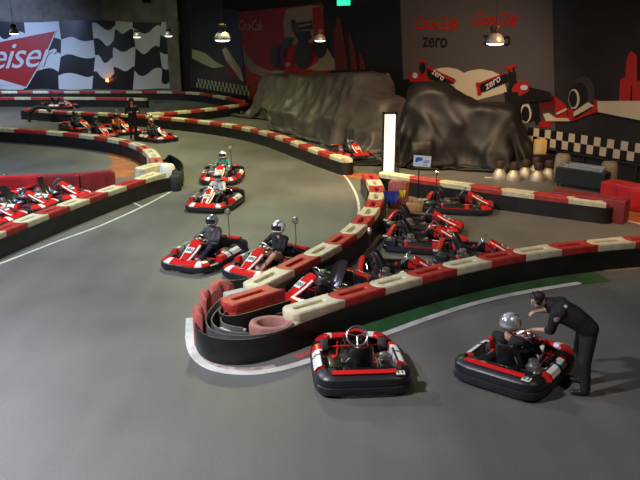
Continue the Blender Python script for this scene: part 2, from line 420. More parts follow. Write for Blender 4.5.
ul, _ = uz(196, 80)
strip('chequered_banner', ul, uz(250, 90)[0], 'green lit chequered strip low on the wall behind the left tarpaulin', V_grn, V_blk)  # same strip as the cream one, with green light put into its vinyl colour
# rail under the strip
mb = MB(); wallbox(mb, u1 - .5, u1 + 13, zb - .1, zb - .05, .05, .12)
for i in range(14): wallbox(mb, u1 + i * 1.0, u1 + i * 1.0 + .05, 0, zb - .05, .06, .12)
tag(mb.build('wall_rail', M_stl, None, False), 'dark metal rail on posts under the chequered strip at right', 'rail')

# ================================================================== BARRIERS
BW, BH = .42, .55
def block_mesh(L, m):
    """slotted plastic block, convex nose at +x, concave tail at -x"""
    n = 10; W = BW / 2; bul = .13
    def outline(w, l):
        pts = []
        for k in range(n + 1):
            a = -PI / 2 + PI * k / n; pts.append((l / 2 - bul + math.cos(a) * bul * 1.0, math.sin(a) * w))
        for k in range(n + 1):
            a = PI / 2 - PI * k / n; pts.append((-l / 2 - bul * .0 + math.cos(a) * bul * .85 - bul * .85, math.sin(a) * w))
        return pts
    out = outline(W, L); 
    slot = []
    sl, sw = L * .28, .052
    for k in range(n + 1):
        a = -PI / 2 + PI * k / n; slot.append((sl + math.cos(a) * sw, math.sin(a) * sw))
    for k in range(n + 1):
        a = PI / 2 + PI * k / n; slot.append((-sl + math.cos(a) * sw, math.sin(a) * sw))
    mb = MB(); c = lambda pts, z, k=1.0, dx=0: [Vector((x * k, y * k, z)) for x, y in pts]
    ins = [(x * .975, y * .93) for x, y in out]
    rings = [c(out, 0.0), c(out, .39), c([(x, y * .97) for x, y in out], .395), c([(x, y * .97) for x, y in out], .41), c(out, .415), c(out, BH - .025), c(ins, BH), c([(x * 1.04, y * 1.25) for x, y in slot], BH), c(slot, BH - .02), c(slot, BH - .13)]
    mb.ringloft(rings)
    return mb
_bm = {}
ORD = ['first', 'second', 'third', 'fourth', 'fifth', 'sixth', 'seventh', 'eighth', 'ninth', 'tenth', 'eleventh', 'twelfth', 'thirteenth', 'fourteenth', 'fifteenth', 'sixteenth', 'seventeenth', 'eighteenth', 'nineteenth', 'twentieth'] + ['twenty-%s' % q for q in ['first', 'second', 'third', 'fourth', 'fifth', 'sixth', 'seventh', 'eighth', 'ninth']]
def ground(Q): return [Vector((p.x, p.y, 0)) for p in Q]
def belt(P, label, h=.42, name='rubber_belt', th=.012, z0=0.0, m=None, it=0):
    P = smooth_path([Vector((p.x, p.y, 0)) for p in P], it)
    a = offset(P, th); b_ = offset(P, -th); mb = MB()
    Z = lambda p, z: Vector((p.x, p.y, z))
    mb.ringloft([[Z(x, z0), Z(x, z0 + h), Z(y, z0 + h), Z(y, z0)] for x, y in zip(a, b_)])
    return tag(mb.build(name, m or M_rub, None, True, 40), label, 'barrier belt')
def arc_end(Q, d, k=10, at_end=True):
    """semicircle joining the offset +d and -d sides at the end of the path"""
    c = Q[-1] if at_end else Q[0]; t = (Q[-1] - Q[-2]) if at_end else (Q[0] - Q[1]); t.normalize(); n = Vector((t.y, -t.x, 0))
    return [c + n * d * math.cos(PI * i / k) + t * d * math.sin(PI * i / k) for i in range(k + 1)]
DO = BW / 2 + .04
def wrap(Q, label, start=False, end=True):
    Q = ground(Q); right = offset(Q, DO); left = offset(Q, -DO)
    P = right + (arc_end(Q, DO)[1:-1] if end else []) + left[::-1] 
    if start: P = P + arc_end(Q, DO, at_end=False)[1:]
    return belt(P, label)

# B1 near right
def cpath(cen, colours, endname, place, group, it=2):
    """blocks centred near the given points; joints half way between neighbours along a smooth curve"""
    n = len(cen); p = smooth_path([g(x, y, BH) for x, y in cen], it)
    p = [p[0] * 2 - p[1]] + p + [p[-1] * 2 - p[-2]]
    P = catmull(p, 8); Q = [P[4 + 4 * i] for i in range(2 * n + 1)]
    for _ in range(3 if it else 0):      # even out the block lengths a little
        Q = [Q[0]] + [Q[i] * .5 + (Q[i - 1] + Q[i + 1]) * .25 for i in range(1, len(Q) - 1)] + [Q[-1]]
    return barrier_pts(Q, n, colours, endname, place, group, True)
def barrier_pts(P, n, colours, endname, place, group, direct=False):
    Q = P if direct else resample(P, n * 2)
    for i in range(n):
        c = Q[2 * i + 1]; t = Q[2 * i + 2] - Q[2 * i]; l = t.length
        col = colours[i % len(colours)]; key = (round(l, 2), col)
        if key not in _bm:
            o = block_mesh(round(l, 2) - .01, None).build('barrier_block', {'R': M_red, 'W': M_white, 'G': M_grey, 'F': M_redf}[col], None, True, 30); _bm[key] = o
        else:
            o = _bm[key].copy(); COL.objects.link(o)
        o.location = (c.x, c.y, 0); o.rotation_euler = (0, 0, math.atan2(-t.y, -t.x))
        cn = {'R': 'red', 'W': 'cream', 'G': 'grey', 'F': 'faded red'}[col]
        k = sum(1 for j in range(i + 1) if colours[j % len(colours)] == col) - 1
        tag(o, '%s %s block from the %s of the %s' % (ORD[k], cn, endname, place), 'barrier block', group)
    return Q
cen1 = [(311, 303.5), (353, 291), (392, 279.6), (428, 270), (462, 262), (496, 255), (532, 249), (569, 244), (606, 240.3), (644, 237.6), (683, 236), (722, 235)]
Q1 = cpath(cen1, 'WR', 'left end', 'near right barrier', 'blocks of the near right barrier')
# B2 middle
cen2 = [(267, 276.5), (297, 261), (322, 249.8), (340.5, 238.8), (353.5, 228.7), (362.5, 219.6), (369, 211.6), (374, 203.8), (377, 196), (378, 189), (376.5, 182.5), (371.5, 177)]
Q2 = cpath(cen2, 'WR', 'near end', 'curved middle barrier', 'blocks of the middle barrier', 1)
Qr = cpath([(249, 294.5)], 'R', 'near end', 'x', 'x') if False else None
# the detached red block of the inner nose
pr = [g(223.5, 302.5, BH), g(273, 287, BH)]
barrier_pts([pr[0], pr[1]], 1, 'R', 'tip', 'nose beside the pinkish ring', 'loose blocks in the barrier nose')
# outer nose belt
Q1g, Q2g = ground(Q1), ground(Q2)
L2 = offset(Q2g, -DO)   # track side
if (L2[3] - Q2g[3]).x > 0: L2 = offset(Q2g, DO)
N1 = offset(Q1g, DO)
if (N1[3] - Q1g[3]).y > 0: N1 = offset(Q1g, -DO)
nose = [g(x, y) for x, y in [(232, 300), (212, 312), (201, 327), (196.5, 341), (198, 351), (206, 359), (219, 363.5), (238, 365), (258, 363), (280, 357)]]
belt(smooth_path(L2[::-1][:-1] + catmull(nose, 5) + N1[1:], 2), 'long black rubber belt wrapped around the rounded barrier nose and both barriers', name='rubber_belt')
inn2 = offset(Q2g, DO); inn2 = inn2 if (inn2[3] - Q2g[3]).x > 0 else offset(Q2g, -DO)
belt(inn2, 'black rubber belt on the parking side of the curved middle barrier')
inn1 = offset(Q1g, -DO); inn1 = inn1 if (inn1[3] - Q1g[3]).y > 0 else offset(Q1g, DO)
belt(inn1, 'black rubber belt on the parking side of the near right barrier')
M_rubg = mat('rubber_grey', (.10, .10, .105), .5, var=.4, vscale=4)
for i, (pp, hh) in enumerate([([(222, 297), (210, 309), (205.5, 320), (211, 329.5), (225, 334.5), (250, 335.5), (275, 332), (291, 326)], .44),
                              ([(229, 299), (216, 311), (211, 320.5), (218, 328), (232, 332), (250, 333)], .43),
                              ([(239, 304), (226, 311), (220, 319), (227, 325), (243, 327.5)], .42)]):
    belt(smooth_path(catmull([g(x, y, hh) for x, y in pp], 6), 6), '%s loose rubber strip coiled inside the barrier nose' % ['outermost', 'middle', 'innermost'][i], hh, 'rubber_strip', .008, m=M_rubg)
belt(smooth_path(catmull([g(x, y, .46) for x, y in [(226, 304), (219.5, 309), (221, 314), (232, 316), (250, 312), (270, 306), (290, 300)]], 6), 4), 'black rubber strip hugging the lower front of the red block in the nose', .46, 'rubber_strip', .012)
# tyre ring (faded) lying on a rubber drum
c = g(271.5, 321.5, .40)
mb = MB(); mb.lathe([(.22, .0), (.29, .0), (.31, .04), (.32, .35), (.305, .39), (.26, .405), (.21, .39), (.19, .35), (.19, .2), (.19, 0)], n=32)
o = mb.build('end_ring', mat('faded_pink', (.34, .15, .13), .6, var=.3, vscale=6)); o.location = (c.x, c.y, 0); o.scale = (1.15, .95, 1); tag(o, 'faded pinkish round ring block inside the barrier nose, left of the first cream block', 'barrier ring')
# curved corner blocks of the nose
def corner_block(px, py, rz, label, m, r=.22, h=.7, arc=PI, w=.16):
    c = g(px, py, h - .05); mb = MB(); n = 14; rings = []
    for i in range(n + 1):
        a = -arc / 2 + arc * i / n; d = Vector((math.cos(a), math.sin(a), 0))
        hh = h - .10 * (abs(i - n / 2) / (n / 2)) ** 3
        prof = [(r - w / 2, 0), (r + w / 2, 0), (r + w / 2, hh - .06), (r + w / 3, hh - .015), (r, hh), (r - w / 3, hh - .015), (r - w / 2, hh - .06)]
        rings.append([d * q + Vector((0, 0, z)) for q, z in prof])
    mb.ringloft(rings); o = mb.build('corner_block', m); o.location = (c.x, c.y, 0); o.rotation_euler = (0, 0, rz); tag(o, label, 'barrier block')
corner_block(212, 292, PI * 1.0, 'tall curved red corner block at the left of the barrier nose', M_redf, .13, .72, 2.4)
corner_block(205.5, 308, PI * 1.08, 'nearest curved red corner block at the far left edge of the barrier nose', M_redf, .13, .66, 2.4)
corner_block(226, 285, PI * .8, 'ribbed faded red corner block at the top of the barrier nose', M_redf, .2, .6, 2.6, .2)
mb = MB(); mb.box((-.2, -.09, 0), (.2, .09, .5), bev=.03); o = mb.build('corner_block', M_grey); p = g(235, 291, .5); o.location = (p.x, p.y, 0); o.rotation_euler = (0, 0, .6); tag(o, 'small grey block between the curved red blocks in the barrier nose', 'barrier block')
mb = MB(); mb.box((-.22, -.07, 0), (.22, .07, .34), bev=.02); o = mb.build('corner_block', mat('pale_plastic', (.38, .38, .38), .5, var=.3)); p = g(232, 329, .34); o.location = (p.x, p.y, 0); o.rotation_euler = (0, 0, -.15); tag(o, 'low pale grey slab lying among the coiled strips in the nose', 'plastic slab')

# B3 left hairpin
cen3 = [(-38, 244), (-17, 235.5), (5, 227), (27, 218.5), (49, 210), (70.5, 202.3), (90, 195.2), (108, 189), (126, 183), (147.5, 175.8)]
Q3 = cpath(cen3, 'RW', 'left end', 'left barrier beside parked karts', 'blocks of the left barrier', 1)
cen3b = [(-28, 126.5), (-10, 127.3), (7.5, 128.2), (23, 129.2), (39, 130.2), (56, 131.5), (73, 132.9), (89.5, 134.6), (104, 136.6), (117, 138.8), (128, 141), (137.5, 143.5), (145, 146.8), (151, 150.5), (154.5, 154.8), (156, 159.8)]
Q3b = cpath(cen3b, 'RWWRRWRWRWRWRWWF', 'left end', 'hairpin far arm', 'blocks of the left hairpin far arm', 1)
barrier_pts([g(138, 168.5, BH), g(160, 162.5, BH)], 1, 'W', 'tip', 'left hairpin facing the infield', 'loose blocks of the hairpin tip')
Q3g, Q3bg = ground(Q3), ground(Q3b)
def side(Q, s, d=DO):
    a = offset(Q, d); i = len(Q) // 2
    return a if (a[i] - Q[i]).dot(Vector(s)) > 0 else offset(Q, -d)
near3 = side(Q3g, (1, -1, 0)); far3 = side(Q3bg, (1, 1, 0))
tip = [g(x, y) for x, y in [(173, 191.5), (179, 188), (183.5, 182), (183, 175.5), (177, 169.5), (168, 165)]]
belt(smooth_path(near3 + catmull(tip, 5) + far3[::-1][1:], 2), 'black rubber belt around the outside of the left hairpin barrier')
belt(side(Q3g, (-1, 1, 0)), 'black rubber belt on the infield side of the left barrier')
belt(side(Q3bg, (-1, -1, 0))[:-4], 'black rubber belt on the infield side of the hairpin far arm')
c = g(167, 165, .6); mb = MB(); mb.lathe([(.1, 0), (.22, 0), (.24, .05), (.24, .56), (.2, .62), (.12, .62), (.1, .55)], n=24); o = mb.build('end_ring', mat('tyre_white', (.7, .7, .68), .5)); o.location = (c.x, c.y, 0); tag(o, 'white round ring block at the tip of the left hairpin barrier', 'barrier ring')
for i, (px, py) in enumerate([(172, 168), (177, 171), (175, 174.5)]):
    c = g(px, py, .5); mb = MB(); mb.lathe([(.06, 0), (.16, 0), (.18, .04), (.18, .42), (.15, .47), (.06, .47)], n=18); o = mb.build('rubber_roll', M_tyre); o.location = (c.x, c.y, 0)
    tag(o, ['rearmost', 'rightmost', 'nearest'][i] + ' black rubber roll standing inside the left hairpin tip', 'rubber roll', 'rubber rolls in the hairpin tip')
c = g(634, 476, BH) + Vector((.52, -.2, 0)); o = block_mesh(1.14, None).build('barrier_block', M_red); o.location = (c.x, c.y, 0); o.rotation_euler = (0, 0, .3); tag(o, 'lone red block just showing at the bottom right corner', 'barrier block')
# red flat block rows at left infield
def red_wall(px0, px1, ztop, depth, label, m, n=1, name='red_block'):
    a, b_ = g(*px0, ztop), g(*px1, ztop); t = (b_ - a); L = t.length; mb = MB(); mb.box((0, 0, 0), (L - .03, depth, ztop), bev=.04)
    mb.box((.1, .02, ztop - .001), (L - .12, depth - .1, ztop + .012), bev=.005)
    mb.box((L * .3, -.012, .12), (L * .3 + .05, .001, ztop - .1)); mb.box((L * .72, -.012, .12), (L * .72 + .05, .001, ztop - .1))
    o = mb.build(name, m, None); o.location = (a.x, a.y, 0); o.rotation_euler = (0, 0, math.atan2(t.y, t.x)); tag(o, label, 'barrier block'); return o
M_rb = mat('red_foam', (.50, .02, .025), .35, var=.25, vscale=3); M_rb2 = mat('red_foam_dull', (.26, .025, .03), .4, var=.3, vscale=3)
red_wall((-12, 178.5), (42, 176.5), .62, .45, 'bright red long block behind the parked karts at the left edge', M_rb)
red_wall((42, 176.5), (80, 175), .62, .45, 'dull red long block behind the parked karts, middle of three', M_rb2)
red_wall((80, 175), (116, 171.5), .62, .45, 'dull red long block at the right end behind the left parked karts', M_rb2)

# B4 centre top
cen4 = [(33, 109), (47, 110), (61, 111), (75, 111.8), (89, 112.4), (102, 112.8), (115, 113.2), (128, 113.8), (140.8, 114.6), (153, 115.7), (166, 117), (179.5, 118), (193, 119.3), (206, 120.7), (218.5, 122.3), (230, 124), (240, 125.7), (249, 127.4), (257.5, 129.2), (266, 131.3), (275, 133.8), (283, 136.4), (290, 139), (298, 141.9), (306.5, 145), (316, 148.6), (327, 152.2), (339, 155.7)]
Q4 = cpath(cen4, 'RW', 'left end', 'long centre barrier', 'blocks of the long centre barrier', 2)
wrap(Q4, 'black rubber belt around the long barrier in front of the left tarpaulin', True, True)
c = g(41, 110.3, .6); mb = MB(); mb.tube([(-.5, 0, .55), (-.3, 0, .72), (0, 0, .78), (.3, 0, .72), (.5, 0, .55)], .1); mb.tube([(-.7, .1, 0), (-.62, .1, .5), (-.5, 0, .6)], .09); o = mb.build('rubber_roll', M_tyre); o.location = (c.x, c.y, 0)
tag(o, 'black bent rubber tube lying on the left end of the long centre barrier', 'rubber roll')
# B5
cen5 = [(154, 112.6), (167, 111.9), (180.5, 111), (194, 109.8), (207.5, 108.4), (219, 107), (230, 105.5), (240, 103.8)]
Q5 = cpath(cen5, 'WR', 'left end', 'short far barrier', 'blocks of the short far barrier', 2)
wrap(Q5, 'dark grey belt around the short barrier curving behind the long one', True, True)
# B6
cen6 = [(-27, 97.2), (-11, 97.2), (6, 97.2), (22, 97.2), (38.5, 97.2), (55, 97.2), (71, 97.2), (87, 97.2), (103, 97.3), (119, 97.5), (135, 98)]
Q6 = cpath(cen6, 'RWRWRRWWRRW', 'left end', 'far straight barrier', 'blocks of the far straight barrier', 2)
wrap(Q6, 'black rubber belt around the far straight barrier at upper left', True, True)
# B7
cen7 = [(-22, 91)] + [(-22 + 15.5 * i, 91) for i in range(1, 14)] + [(195, 91.6), (209, 93.2), (222, 95.6), (234, 98.6)]
Q7 = cpath(cen7, 'WR', 'left end', 'dim poster wall barrier', 'blocks of the poster wall barrier', 2)
wrap(Q7, 'dark belt around the barrier along the foot of the flag poster', False, False)
# B8 right pit side
cen8 = [(396, 174), (426, 178.6), (456, 182.6), (486, 186.6), (517, 190.5), (549, 194.5), (584, 198.5)]
Q8 = cpath(cen8, 'WRWRWRW', 'left end', 'pit side barrier', 'blocks of the pit side barrier', 2)
wrap(Q8, 'black rubber belt around the right barrier behind the pit karts', False, True)
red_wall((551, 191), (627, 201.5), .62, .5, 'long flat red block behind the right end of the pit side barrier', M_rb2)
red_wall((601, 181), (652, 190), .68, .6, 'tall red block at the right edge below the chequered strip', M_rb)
# red block next to light box
red_wall((388, 182), (407, 183.5), .75, .4, 'worn pinkish red block beside the light box', mat('worn_red', (.38, .10, .08), .5, var=.5, vscale=4))

# ================================================================== KART
def loop_pts(n=112, a=.685, b_=.93, e=6.5, front=.80):
    P = []
    for k in range(n):
        t = 2 * PI * k / n; cx, cy = math.cos(t), math.sin(t)
        x = a * math.copysign(abs(cx) ** (2 / e), cx); y = b_ * math.copysign(abs(cy) ** (2 / e), cy)
        if y > .2: x *= 1 - (1 - front) * ((y - .2) / (b_ - .2)) ** 1.5
        P.append(Vector((x, y, 0)))
    # uniform resample
    P = resample(P + [P[0]], n)[:-1]; return P
LP = loop_pts(); LN = normals2d(LP, True)
if LN[0].x < 0: LN = [-n for n in LN]
def sweep(sel, prof, mb, closed=False, mis=None):
    """sel: indices along the loop; prof: list of (offset outwards, z)"""
    rings = [[LP[i] + LN[i] * o_ + Vector((0, 0, z)) for o_, z in prof] for i in sel]
    if closed:
        R = [[mb.v(p) for p in r] for r in rings]; N = len(R); n = len(R[0])
        for i in range(N):
            for j in range(n): mb.f([R[i][j], R[i][(j + 1) % n], R[(i + 1) % N][(j + 1) % n], R[(i + 1) % N][j]], mis(sel[i], j) if mis else None)
    else: mb.ringloft(rings, True, True, (lambda i, j: mis(sel[i], j)) if mis else None)
def select(fn):
    idx = [i for i in range(len(LP)) if fn(LP[i])]
    # rotate so contiguous
    N = len(LP); s = set(idx); st = next(i for i in idx if (i - 1) % N not in s)
    out = []; i = st
    while i % N in s and len(out) < len(s): out.append(i % N); i += 1
    return out

def make_kart():
    r = empty('go_kart')
    mb = MB(); sweep(list(range(len(LP))), [(-.07, .035), (-.01, .035), (.015, .06), (.02, .1), (.012, .15), (-.01, .165), (-.07, .165)], mb, True); mb.build('bumper', M_bump, r)
    # nose
    mb = MB(); sel = select(lambda p: p.y > .66)
    def nm(i, j): x = LP[i].x; return 1 if .30 < abs(x) < .46 else 0
    sweep(sel, [(-.01, .165), (-.01, .19), (-.05, .215), (-.14, .245), (-.2, .245), (-.22, .2), (-.2, .165)], mb, mis=nm); mb.build('nose_cone', [M_kred, M_kwht], r)
    for s in (-1, 1):
        mb = MB(); sel = select(lambda p: -.46 < p.y < .34 and p.x * s > 0)
        def nm(i, j): y = LP[i].y; return 0 if (y < -.40 or y > .17 or j < 1) else (2 if (-.06 < y < .0 or (j == 3 and y < .1)) else 1)
        sweep(sel, [(-.01, .165), (-.004, .20), (-.05, .262), (-.12, .285), (-.155, .275), (-.16, .18), (-.15, .1), (-.07, .1)], mb, mis=nm); mb.build('side_pod', [M_kred, M_kwht, M_kblk], r)
    # rear guard
    mb = MB(); sel = select(lambda p: p.y < -.62)
    sweep(sel, [(-.0, .17), (.002, .185), (.0, .27), (-.03, .31), (-.13, .345), (-.17, .32), (-.16, .17)], mb); rg = mb.build('rear_guard', M_bump, r)
    mb = MB(); sel = select(lambda p: p.y < -.86 and abs(p.x) < .5)
    sweep(sel, [(-.06, .335), (-.05, .352), (-.10, .372), (-.15, .365), (-.16, .33)], mb); mb.build('red_stripe', M_kred, rg)
    mb = MB(); sel = select(lambda p: p.y < -.88 and abs(p.x) < .40)
    for xa, xb in ((-.33, -.2), (.14, .27)):
        mb = MB(); mb.box((xa, -.957, .10), (xb, -.93, .125)); mb.build('bumper_slot', M_ink, rg)
    mb = MB(); mb.box((.43, -.93, .34), (.55, -.82, .352)); pl = mb.build('number_plate', M_kwht, rg); 
    t = text_mesh('plate_digits', '11', M_ink, .11, parent=None, ext=.001, off=.004); t.parent = rg; t.location = (.49, -.875, .3535)
    # floor pan and frame
    mb = MB(); mb.prism([(-.30, -.75), (.30, -.75), (.34, -.1), (.26, .35), (.2, .75), (-.2, .75), (-.26, .35), (-.34, -.1)], .045, .06); mb.build('floor_pan', M_stl, r, False)
    mb = MB()
    for s in (-1, 1):
        mb.tube([(s * .36, -.85, .1), (s * .36, -.2, .08), (s * .27, .35, .08), (s * .22, .78, .1)], .016)
        mb.tube([(s * .36, -.3, .09), (s * .58, -.25, .13), (s * .58, .25, .13), (s * .3, .28, .09)], .013)
    mb.tube([(-.36, -.85, .1), (.36, -.85, .1)], .016); mb.tube([(-.33, .02, .08), (.33, .02, .08)], .016); mb.tube([(-.45, .55, .12), (.45, .55, .12)], .016)
    mb.build('frame', M_kred, r)
    for s in (-1, 1): mb = MB(); mb.tube([(s * .24, -.62, .1), (s * .23, -.60, .40), (s * .17, -.56, .46)], .011); mb.build('seat_stay', M_stl, r)
    # seat
    mb = MB(); rings = []
    for (y, z, w, d) in ((.02, .17, .15, .02), (-.06, .13, .175, .05), (-.2, .10, .19, .08), (-.34, .12, .195, .1), (-.44, .22, .195, .11), (-.50, .38, .19, .1), (-.55, .52, .165, .08), (-.575, .60, .12, .04), (-.58, .62, .06, .01)):
        q = []
        nrm = Vector((0, .35, 1)) if y > -.36 else Vector((0, 1, .3)); nrm.normalize()
        for k in range(13):
            a = -1 + 2 * k / 12; q.append(Vector((a * w, y, z)) + nrm * d * (abs(a) ** 3) * 1.15)
        rings.append(q)
    back = [[p - Vector((0, .022, .012)) for p in q[::-1]] for q in rings]
    mb.ringloft([a + b_ for a, b_ in zip(rings, back)]); mb.build('seat', M_seat, r)
    # steering
    mb = MB(); mb.tube([(0, .52, .12), (0, .1, .46)], .014); mb.tube([(-.12, .45, .08), (0, .22, .36), (.12, .45, .08)], .01); mb.build('steering_column', M_stl, r)
    Mw = Matrix.Translation((0, .06, .50)) @ Matrix.Rotation(math.radians(56), 4, 'X')
    mb = MB(); mb.tube([Mw @ Vector(((.155) * math.cos(2 * PI * k / 28), .15 * math.sin(2 * PI * k / 28), 0)) for k in range(28)], .013, 8, True)
    for a in (.3, PI - .3, -PI / 2): mb.tube([Mw @ Vector((0, 0, -.01)), Mw @ Vector((.145 * math.cos(a), .135 * math.sin(a), 0))], .011)
    mb.build('steering_wheel', mat('wheel_steel', (.35, .35, .36), .3, .8), r)
    # steering fairing (number panel)
    mb = MB(); rings = []
    for t, (y, z, w) in enumerate(((.80, .27, .11), (.66, .33, .13), (.5, .41, .15), (.34, .50, .155), (.24, .545, .13))):
        rings.append([Vector((w * (-1 + 2 * k / 8), y, z - .05 * abs(-1 + k / 4) ** 2)) for k in range(9)])
    back = [[p - Vector((0, .02, .03)) for p in q[::-1]] for q in rings]
    mb.ringloft([a + b_ for a, b_ in zip(rings, back)], mis=lambda i, j: (1 if j in (0, 7) and i < 3 else 0)); fa = mb.build('steering_fairing', [M_kred, M_kwht], r)
    mb = MB(); mb.poly([(-.085, .62, .352 + .004), (.085, .62, .356), (.095, .47, .432), (-.095, .47, .432)]); mb.build('number_panel', M_kwht, fa, False)
    t = text_mesh('panel_digits', '101', M_ink, .12, ext=.001, off=.003); basis(t, Vector((-1, 0, 0)), Vector((0, -.92, .45)), Vector((0, .545, .402))); t.parent = fa
    # wheels
    for s in (-1, 1):
        for (y, R_, w) in ((.52, .125, .12), (-.55, .135, .18)):
            Mx = Matrix.Translation((s * .46, y, R_ + .002)) @ Matrix.Rotation(PI / 2, 4, 'Y')
            mb = MB(); h = w / 2
            mb.lathe([(R_ * .5, -h), (R_ * .9, -h), (R_, -h * .7), (R_, h * .7), (R_ * .9, h), (R_ * .5, h)], M=Mx, n=22); ty = mb.build('wheel', M_tyre, r)
            mb = MB(); mb.lathe([(.02, -h * 1.02), (R_ * .52, -h * 1.02), (R_ * .45, -h * .6), (R_ * .45, h * .6), (R_ * .52, h * 1.02), (.02, h * 1.02)], M=Mx, n=16); mb.build('rim', M_alu, ty)
    mb = MB(); mb.tube([(-.42, -.55, .135), (.42, -.55, .135)], .018); mb.build('rear_axle', M_chr, r)
    # engine on the right, tank/airbox on the left
    mb = MB(); mb.box((.27, -.46, .1), (.46, -.18, .25), bev=.02)
    for k in range(6): mb.box((.29, -.43 + k * .035, .25), (.44, -.415 + k * .035, .33))
    mb.lathe([(.03, .0), (.075, .0), (.075, .05), (.04, .06)], M=Matrix.Translation((.36, -.32, .33)), n=14)
    en = mb.build('engine', M_alu, r)
    mb = MB(); mb.tube([(.42, -.2, .2), (.46, -.05, .2), (.46, .1, .2)], .035, 10); mb.build('exhaust', M_chr, en)
    mb = MB(); mb.box((.25, -.6, .16), (.44, -.48, .3), bev=.03); mb.build('air_box', M_kblk, en)
    mb = MB(); mb.box((-.46, -.42, .1), (-.26, -.02, .24), bev=.03); tk = mb.build('fuel_tank', M_kblk, r)
    mb = MB(); mb.lathe([(.03, 0), (.035, 0), (.035, .03), (.02, .035)], M=Matrix.Translation((-.36, -.12, .24)), n=12); mb.build('tank_cap', M_kred, tk)
    for s in (-1, 1): mb = MB(); mb.tube([(s * .12, .6, .08), (s * .12, .63, .22)], .01); mb.box((s * .12 - .035, .615, .18), (s * .12 + .035, .635, .26)); mb.build('pedal', M_chr, r, False)
    # battery / controller box and chrome bars in the cockpit
    mb = MB(); mb.tube([(-.3, -.68, .3), (-.1, -.72, .36), (.1, -.72, .36), (.3, -.68, .3)], .012); mb.tube([(-.3, -.68, .1), (-.3, -.68, .3)], .012); mb.tube([(.3, -.68, .1), (.3, -.68, .3)], .012); mb.build('rear_bar', M_chr, r)
    mb = MB(); mb.tube([(-.2, .3, .1), (-.2, .34, .3), (.2, .34, .3), (.2, .3, .1)], .011); mb.build('steering_hoop', M_chr, r)
    return r
def add_pole(k):
    mb = MB(); mb.tube([(-.24, -.66, .1), (-.24, -.68, .6), (-.22, -.68, .93)], .009)
    p = mb.build('pole', M_stl, k)
    mb = MB(); mb.lathe([(.0, -.035), (.05, -.03), (.062, 0), (.05, .03), (0, .035)], M=Matrix.Translation((-.22, -.68, .96)) @ Matrix.Rotation(PI / 2, 4, 'X') @ Matrix.Scale(1.25, 4), n=16); mb.build('beacon', M_alu, p)
proto = make_kart()
bpy.context.view_layer.update()
protop = copy_tree(proto); add_pole(protop)
KG = None
def darken(k):
    for c in k.children:
        if c.name.startswith(('side_pod', 'nose_cone')):
            c.material_slots[1].link = 'OBJECT'; c.material_slots[1].material = M_kblk
            if c.name.startswith('side_pod'): c.material_slots[0].link = 'OBJECT'; c.material_slots[0].material = M_kred
def heading(front, rear):
    a, b_ = g(*front), g(*rear); d = a - b_; return math.atan2(-d.x, d.y)
first = {False: True, True: True}
def place_kart(pos, rz, label, group, pole=True, z=0):
    src = protop if pole else proto
    if first[pole]: k = src; first[pole] = False
    else: k = copy_tree(src)
    k.location = (pos[0], pos[1], z); k.rotation_euler = (0, 0, rz); tag(k, label, 'go-kart', group)
    return k
def kart_px(c, front, rear, *a, **k):
    p = g(*c); return place_kart(p, heading(front, rear), *a, **k)
# nearest two (no poles)
K10 = place_kart((.56, 10.16), math.radians(4.5), 'empty black and red kart seen from behind, in the centre foreground', 'karts on the near track', False)
hd = math.atan2(-.62, .79)
K11 = place_kart((2.97, 10.12), hd, 'black kart with red stripe beside the bending marshal', 'karts on the near track', False)
GR = 'karts racing on the track'
K3 = kart_px((204.5, 260.5), (186, 272), (226, 251), 'red and white kart leading the silver helmet driver, left of the barrier nose', GR)
K4 = kart_px((268, 270), (245, 284), (295, 262), 'red and white kart half hidden behind the middle barrier', GR)
K2 = kart_px((214.8, 205.5), (205, 212.5), (222, 200.5), 'red and white kart third in line, driver in black and white top', GR)
K1 = kart_px((222, 180), (217, 186.5), (225, 174.5), 'red and white kart with green jacket driver on the upper track', GR)
K5 = kart_px((157, 140), (173, 143), (146, 138), 'red kart with orange helmet driver right of the dark marshal', GR)
K6 = kart_px((121, 133), (133, 136), (108, 131), 'kart with orange jacket driver just left of the dark marshal', GR)
K7 = kart_px((100, 137), (111, 140.5), (92, 135), 'middle kart of the pack behind the far hairpin arm', GR)
K8 = pit_dark = kart_px((80, 130.5), (92, 133.5), (69, 129.5), 'dark rearmost kart of the pack behind the far hairpin arm', GR)
darken(K7); darken(K8)
K9 = kart_px((61, 108.3), (77, 108.8), (46, 108), 'lone distant kart in front of the far straight barrier', GR, True)
GP = 'karts parked in the pit'
def pit(*a): k = kart_px(*a); darken(k); return k
pit((459, 209.5), (488, 213), (428, 209), 'parked kart with red nose beside the pit side barrier and sign', GP)
pit((424, 231), (462, 235), (386, 229), 'rear parked kart of the two close together left of the pit', GP, False)
pit((426, 247), (466, 251), (384, 245), 'front parked kart of the two close together left of the pit', GP, False)
pit((478, 262), (512, 268), (438, 262), 'parked kart behind the near barrier with upright black steering wheel', GP, False)
pit((402, 281), (440, 286), (364, 283), 'parked kart with white topped pole behind the near barrier', GP)
kart_px((322, 297.5), (287, 309), (356, 288), 'parked kart with red nose panel between the two near barriers', GP, False)
pit((352, 156), (366, 160), (346, 151), 'small red kart parked by the end of the long barrier at the tarpaulin', GP, False)
GL = 'karts parked at the left'
for (cx, cy, ax, ay, lb, hh) in ((57, 199, 26, 5, 'parked kart with shiny steering wheel at the right of the left group', 0), (4, 194, 26, 4, 'rearmost parked kart at the left edge against the red block', 0), (22, 209, 26, 3, 'middle parked kart of the left group behind the cream blocks', 0), (-12, 222, 28, 3, 'nearest parked kart at the left edge behind the barrier', 0)):
    kart_px((cx, cy), (cx + ax, cy + ay), (cx - ax, cy), lb, GL, False)

